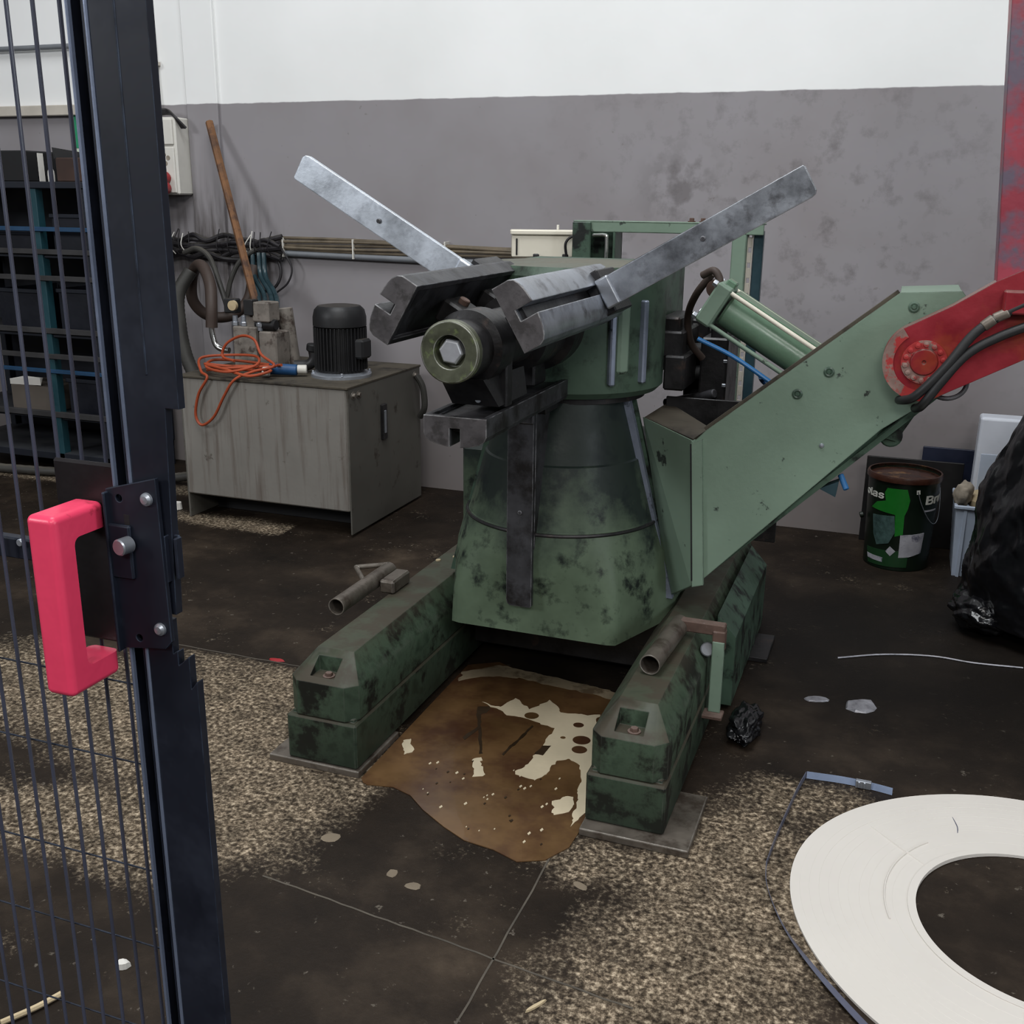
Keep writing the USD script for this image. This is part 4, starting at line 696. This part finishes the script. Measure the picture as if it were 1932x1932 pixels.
on_bucket('print_mark', [(-69.6, .363), (-63.8, .365), (-62.9, .347), (-68.7, .345)], 'print_white', .002)
on_bucket('print_mark', [(-51, .274), (-20, .273), (-20, .267), (-51, .267)], 'label_soiled', .002)
obj('handle_wire', tube([(bc[0] + .152 * math.cos(math.radians(a)), bc[1] + .152 * math.sin(math.radians(a)), .36 - .15 * math.sin(math.radians((a + 68) * 2.1)) ** .8) for a in np.linspace(-68, 16, 18)], .0018, 8, 3), 'zinc', B)
obj('handle_lug', rod((bc[0] - .15, bc[1] - .03, .21), (bc[0] - .165, bc[1] - .033, .205), .013), 'bucket_dark', B)
obj('board', spun(cbox(-.09, .32, 4.945, 4.957, 0, .405, .002), 1.5, (1, 0, 0), (0, 4.95, 0)), 'board_dark', smooth=False, label='black board leaning on the wall behind the green bucket', cat='board')
obj('panel', cbox(.143, .55, 4.985, 5.0, 0, .458, .003), 'panel_navy', smooth=False, label='navy blue panel against the wall behind the black board', cat='panel')
t = thing('white_bin', 'pale bluish plastic bin between the bucket and the black bag', 'bin', (.44, 4.72, 0))
def tub(x0, x1, y0, y1, z0, z1, dx, w=.004):
    o = hull([(x + s * (dx if z == z0 else 0), y + q * (dx if z == z0 else 0), z) for x, s in ((x0, 1), (x1, -1)) for y, q in ((y0, 1), (y1, -1)) for z in (z0, z1)])
    i = hull([(x + s * (w + (dx if z == z0 else 0)), y + q * (w + (dx if z == z0 else 0)), z + (w if z == z0 else .05)) for x, s in ((x0, 1), (x1, -1)) for y, q in ((y0, 1), (y1, -1)) for z in (z0, z1)])
    return o - i
obj('bin_body', tub(.285, .60, 4.56, 4.86, 0, .31, .018), 'bin_white', t, smooth=False)
obj('bin_rim', join(cbox(.279, .606, 4.553, 4.566, .295, .312, .004), cbox(.279, .291, 4.56, 4.86, .295, .312, .004)), 'bin_white', t)
obj('bin_rib', hull([(.318, 4.565, .0), (.318, 4.558, .295), (.33, 4.565, 0), (.33, 4.558, .295), (.318, 4.585, 0), (.33, 4.585, 0), (.318, 4.57, .295), (.33, 4.57, .295)]), 'bin_white', t)
obj('foam_block', lathe([(0, .30), (.10, .30), (.102, .325), (.09, .345), (0, .352)], (.43, 4.66, 0), (0, 0, 1), 40), 'foam_tan', label='tan foam pad lying in the top of the pale bin', cat='foam pad')
v = np.array(trimesh.creation.icosphere(3, .05).vertices); v = v * (.75, .75, 1.2) * (1 + .7 * (meshkit.fbm(v * 30, 3, 5) - .5))[:, None]
obj('rag', trimesh.Trimesh(v + (.31, 4.61, .345), trimesh.creation.icosphere(3, .05).faces, process=False), 'rag', label='crumpled dirty beige rag on the left rim of the pale bin', cat='rag')
t = thing('plastic_canister', 'tall white plastic canister standing in the bin behind the black bag', 'canister', (.43, 4.79, .0))
cn = rbox(.345, .52, 4.73, 4.84, .02, .655, .014)
obj('canister_body', cn, 'bin_white_upper', t, smooth=40)
obj('canister_label', cbox(.365, .52, 4.727, 4.732, .34, .50, .001), 'bin_white', t)
obj('canister_mark', cbox(.46, .49, 4.7255, 4.7275, .41, .43, .0005), 'sign_green', t)
# bag
ico = trimesh.creation.icosphere(6, 1.0); v = np.array(ico.vertices); n = v.copy()
zz = (v[:, 2] + 1) / 2
prof = np.interp(zz, [0, .06, .2, .45, .7, .85, .93, 1], [.55, 1.0, 1.02, .92, .72, .5, .22, .12]) / np.maximum(np.sqrt(1 - np.clip(v[:, 2], -.985, .985) ** 2), .25)
fold = 1 - np.abs(2 * meshkit.fbm(np.column_stack([np.arctan2(v[:, 1], v[:, 0]) * 3.2 + v[:, 2] * 1.5, v[:, 2] * 2.2, v[:, 0] * 2]), 4, 3) - 1)
lump = meshkit.fbm(v * 2.2 + 7, 4, 9) - .5
rad = prof * (1 + .20 * lump + .085 * (fold - .6))
v[:, 0] *= rad; v[:, 1] *= rad
bag = np.column_stack([.78 + v[:, 0] * .46 - .10 * zz * 0, 4.05 + v[:, 1] * .38, np.maximum(zz * 1.12, 0) + .02 * (fold - .6) * (zz > .03)])
bag[:, 2] = np.maximum(bag[:, 2], .001)
t = thing('rubbish_bag', 'big crumpled black plastic rubbish bag at the right edge', 'bag', (.78, 4.05, 0))
obj('bag_body', trimesh.Trimesh(bag, ico.faces, process=False), 'bag_black', t, smooth=True)
tail = np.array(trimesh.creation.icosphere(4, 1.0).vertices); tf = meshkit.fbm(tail * 3, 4, 4) - .5
obj('bag_corner', trimesh.Trimesh(np.column_stack([.40 + tail[:, 0] * .12 * (1 + .5 * tf), 3.97 + tail[:, 1] * .15 * (1 + .5 * tf), .085 + tail[:, 2] * .084 * (1 + .4 * tf)]), trimesh.creation.icosphere(4, 1.0).faces, process=False), 'bag_black', t, smooth=True)

# ------------------------------------------------------------------ coil and strap on the floor
CX, CY, R1, R0, T = .436, 2.203, .540, .271, .007
C = thing('sheet_coil', 'flat ring of white coated steel strip lying on the floor, cropped bottom right', 'steel coil', (CX, CY, 0))
prof = [(R0, .001)]
edges = np.concatenate([[R0, R0 + .018, R0 + .05], np.linspace(R0 + .10, R1, 9)])
for i in range(len(edges) - 1):
    h = T + (.002 if i == 0 else 0) + rng.uniform(-.00015, .00015)
    prof += [(edges[i], h), (edges[i + 1] - .0005, h), (edges[i + 1] - .0002, h - .0002)]
prof += [(R1, T), (R1, .001), (R0, .001)]
m = lathe(prof, (CX, CY, 0), (0, 0, 1), 160); v = np.array(m.vertices); a = np.arctan2(v[:, 1] - CY, v[:, 0] - CX); d = np.hypot(v[:, 0] - CX, v[:, 1] - CY)
v[:, 2] += .0018 * np.sin(3 * a + .5) * (v[:, 2] > .003); w = 1 + .010 * np.sin(4 * a + 2.2) * (d > .4); v[:, 0] = CX + (v[:, 0] - CX) * w; v[:, 1] = CY + (v[:, 1] - CY) * w; m.vertices = v
obj('wound_strip', m, 'coil_white', C, smooth=30)
obj('loose_turn', tube([(CX + (R0 + .075 - .00018 * k) * math.cos(math.radians(135 + k)), CY + (R0 + .075 - .00018 * k) * math.sin(math.radians(135 + k)), T + .001 + .0018 * math.sin(math.radians(3 * (135 + k)) + .5)) for k in range(0, 62, 3)], .0022, 6, 2), 'coil_white', C)
obj('strip_end', cbox(CX - .07, CX - .02, CY - R0 - .055, CY - R0 - .025, T, T + .006, .002), 'coil_white', C)
obj('crease', tube([(.06, 2.47, T), (.13, 2.40, T + .002), (.20, 2.335, T)], .003, 6, 4), 'coil_white', C)
obj('crease', tube([(.25, 2.60, T - .001), (.262, 2.55, T + .001), (.262, 2.52, T)], .0012, 6, 4), 'strap_steel', C)
St = thing('steel_strap', 'loose blue-grey steel strap bent around the white coil', 'strap', (-.1, 2.3, 0))
obj('band', ribbon([(.106, 2.659, .010), (.05, 2.668, .010), (-.02, 2.672, .010), (-.115, 2.664, .010)], .019, .0012, (0, .35, .94), 4), 'strap_blue', St, smooth=False)
obj('band', ribbon([(-.117, 2.664, .010), (-.13, 2.58, .010), (-.145, 2.45, .010), (-.158, 2.32, .010), (-.166, 2.21, .010)], .019, .0012, (0, 0, 1), 4), 'strap_steel', St, smooth=False)
W = [(0, 0, 1), (-.3, 0, .95), (-.55, -.2, .8), (-.75, -.4, .5), (-.8, -.5, .3), (-.8, -.55, .2), (-.8, -.55, .2)]
pp = [(-.166, 2.21, .010), (-.15, 2.12, .010), (-.10, 2.0, .009), (-.03, 1.895, .008), (.075, 1.77, .007), (.19, 1.655, .006), (.3, 1.57, .006)]
obj('band', ribbon(pp, .022, .0012, np.array(W), 6), 'strap_steel', St, smooth=False)
obj('seal', join(cbox(.012, .052, 2.660, 2.674, .001, .022, .001), cbox(.018, .024, 2.657, 2.662, .004, .02, .001), cbox(.032, .038, 2.657, 2.662, .004, .02, .001)), 'zinc', St)

# ------------------------------------------------------------------ floor litter
K = thing('cardboard_sheet', 'oil-soaked brown cardboard sheet lying between the green legs', 'cardboard', (-.95, 2.5, 0))
cp = Polygon([(-1.25, 2.99), (-1.16, 3.05), (-1.05, 3.0), (-.77, 2.97), (-.615, 2.96), (-.612, 2.30), (-.622, 2.12), (-.66, 2.05), (-.72, 2.02), (-.79, 2.045), (-.87, 2.055), (-.94, 2.09), (-1.02, 2.14), (-1.08, 2.19), (-1.14, 2.21), (-1.21, 2.195), (-1.255, 2.215), (-1.30, 2.20), (-1.36, 2.19), (-1.33, 2.15), (-1.25, 2.13), (-1.20, 2.17), (-1.24, 2.22), (-1.244, 2.5)]).buffer(0)
cp = max(getattr(cp, 'geoms', [cp]), key=lambda g: g.area)
obj('soaked_sheet', prism(cp, .0008, .003, 'z'), 'cardboard_oil', K, smooth=False)
def rough(poly, amp=.006, n=3):
    q = np.array(Polygon(poly).segmentize(.012).exterior.coords)[:-1]; d = meshkit.fbm(np.column_stack([q * 42, np.zeros(len(q))]), 3, n) - .5
    e = meshkit.fbm(np.column_stack([q * 42, np.ones(len(q)) * 9]), 3, n + 1) - .5
    g = Polygon(q + np.column_stack([d, e]) * amp * 4).buffer(0); return max(getattr(g, 'geoms', [g]), key=lambda a: a.area)
p1 = rough([(-1.103, 2.755), (-1.038, 2.746), (-1.021, 2.818), (-.948, 2.762), (-.908, 2.847), (-.852, 2.782), (-.77, 2.788), (-.743, 2.813), (-.711, 2.643), (-.665, 2.51), (-.69, 2.46), (-.74, 2.528), (-.776, 2.495), (-.777, 2.428), (-.797, 2.376), (-.86, 2.39), (-.843, 2.463), (-.84, 2.593), (-.836, 2.679), (-.89, 2.693), (-.946, 2.708), (-.997, 2.706)])
for x, y, r in ((-.93, 2.725, .022), (-.78, 2.72, .016), (-.745, 2.635, .026), (-.735, 2.58, .022), (-.80, 2.63, .008)): p1 = p1.difference(Point(x, y).buffer(r))
obj('dry_patch', prism(p1, .003, .0036, 'z'), 'cardboard_dry', K, smooth=False)
for n, q in enumerate(([(-.999, 2.417), (-.984, 2.439), (-.934, 2.352), (-.957, 2.334)], [(-.725, 2.293), (-.707, 2.327), (-.672, 2.333), (-.671, 2.261), (-.695, 2.239)], [(-1.224, 2.441), (-1.21, 2.464), (-1.17, 2.381), (-1.194, 2.372)], [(-.693, 2.476), (-.66, 2.498), (-.625, 2.314), (-.64, 2.2), (-.655, 2.25), (-.668, 2.343)])):
    obj('dry_patch', prism(rough(q, .008, 5 + n), .003, .0038 + .0002 * n, 'z'), 'cardboard_dry', K, smooth=False)
for n, q in enumerate(([(-1.105, 2.72), (-1.07, 2.735), (-1.06, 2.69), (-1.085, 2.665)], [(-1.09, 2.68), (-1.08, 2.685), (-.985, 2.46), (-.992, 2.455)], [(-1.072, 2.52), (-1.055, 2.61), (-1.045, 2.60), (-1.062, 2.51)], [(-.932, 2.474), (-.916, 2.594), (-.908, 2.665), (-.902, 2.66), (-.908, 2.59), (-.926, 2.468)], [(-.845, 2.51), (-.84, 2.56), (-.815, 2.57), (-.822, 2.51)])):
    obj('grease_mark', prism(rough(q, .0035, 15 + n), .003, .0034 + .0002 * n, 'z'), 'grease', K, smooth=False)
for n in range(46):
    x, y = rng.uniform(-1.1, -.66), rng.uniform(2.1, 2.42); r = rng.uniform(.0015, .004)
    if cp.buffer(-.02).contains(Point(x, y)): obj('crumb', hull([(x + r * c, y + r * 2 * e, z) for c, e in ((-1, -.4), (.2, -1), (1, .3), (-.3, 1)) for z in (.003, .0045)]), 'cardboard_dry' if n % 3 else 'grease', K, smooth=False)
obj('dry_edge', prism(rough([(-1.245, 2.93), (-1.15, 3.03), (-.80, 2.985), (-.63, 2.96), (-.63, 2.90), (-.80, 2.93), (-1.05, 2.955), (-1.17, 2.93), (-1.23, 2.86)], .005, 31), .003, .0034, 'z'), 'cardboard_edge', K, smooth=False)
def flake(name, x, y, sx, sy, rot, mat, label, cat, h=.004, seed=1, z0=0.):
    a = np.linspace(0, 2 * math.pi, 11, endpoint=False); r = 1 + .5 * (meshkit.noise(np.column_stack([np.cos(a) * 2, np.sin(a) * 2, np.full(11, seed * 3.3)]), seed) - .5)
    p = np.column_stack([np.cos(a) * r * sx, np.sin(a) * r * sy]); c, s = math.cos(rot), math.sin(rot); p = p @ np.array([[c, s], [-s, c]]) + (x, y)
    v = np.concatenate([np.column_stack([p, np.full(11, .0005)]), np.column_stack([p * .9 + np.array([x, y]) * .1, h * (.5 + meshkit.noise(np.column_stack([p * 60, np.zeros(11)]), seed))])])
    obj(name, hull(v + (0, 0, z0)), mat, smooth=False, label=label, cat=cat, group={'floor_patch': 'pale patches on the dark floor', 'foil_scrap': 'foil scraps on the floor', 'wood_chip': 'wood chips on the left leg'}.get(name))
flake('floor_patch', -1.179, 1.951, .025, .02, .4, 'scrap_pale', 'pale concrete patch on the dark floor left of the cardboard', 'chip', .0015, 2)  # thin slabs added to stand for flat pale patches of the floor
flake('floor_patch', -.909, 1.851, .018, .012, .2, 'scrap_pale', 'pale oval patch on the dark floor below the cardboard sheet', 'chip', .0015, 3)
flake('floor_patch', -.975, 1.876, .014, .014, 1.2, 'scrap_pale', 'dull round patch just left of the pale oval patch', 'chip', .0015, 4)
flake('floor_patch', -.554, 1.989, .02, .011, -.6, 'scrap_pale', 'thin pale patch right of the floor joint, near the right leg plate', 'chip', .0015, 5)
flake('paper_scrap', -1.342, 1.401, .013, .009, .6, 'paper', 'white torn paper scrap on the floor behind the gate mesh', 'paper', .012, 6)
flake('paper_scrap', -3.33, 4.16, .05, .02, .2, 'paper', 'white paper scrap on the floor at the left foot of the tank', 'paper', .03, 7)
flake('paper_scrap', -1.868, 2.79, .03, .012, 0, 'plug_red', 'faded red scrap at the edge of the pale floor patch', 'paper', .003, 8)
flake('foil_scrap', -.131, 3.162, .04, .02, .3, 'foil', 'grey foil scrap on the oily floor, the left one', 'foil', .006, 9)
flake('foil_scrap', .005, 3.169, .055, .045, .5, 'foil', 'larger grey foil scrap on the oily floor, the right one', 'foil', .006, 10)
flake('leaf_scrap', -.527, 1.597, .026, .004, 1.0, 'scrap_wood', 'narrow straw-coloured leaf on the floor at the bottom edge', 'leaf', .004, 11)
flake('wood_chip', -1.399, 3.087, .010, .006, .5, 'scrap_wood', 'small wood chip on the left leg top, the one farther from the pedestal', 'wood chip', .004, 12, .322)
flake('wood_chip', -1.362, 3.15, .013, .006, 1.1, 'scrap_wood', 'small wood chip on the left leg top, the one nearest the pedestal', 'wood chip', .004, 13, .322)
obj('stick', tube([(-1.45, 1.19, .008), (-1.418, 1.245, .008), (-1.40, 1.29, .008)], .006, 7, 3), 'scrap_wood', label='pale broken stick on the floor at the bottom left corner', cat='stick')
obj('wire_strand', tube([(-.089, 3.51, .004), (.06, 3.60, .004), (.219, 3.647, .004), (.35, 3.64, .004), (.504, 3.659, .004)], .003, 6, 6), 'foil', label='thin grey wire lying on the floor in front of the black bag', cat='wire')
pl = np.array(trimesh.creation.icosphere(4, 1.0).vertices); f1 = meshkit.fbm(pl * 2.6, 4, 21) - .5
obj('plastic_scrap', trimesh.Trimesh(np.column_stack([-.312 + pl[:, 0] * .045 * (1 + .9 * f1), 2.86 + pl[:, 1] * .11 * (1 + .9 * f1), np.maximum(.03 + pl[:, 2] * .035 * (1 + .9 * f1), .001)]), trimesh.creation.icosphere(4, 1.0).faces, process=False), 'bag_black', smooth=True, label='crumpled black plastic film on the floor beside the right leg', cat='plastic film')
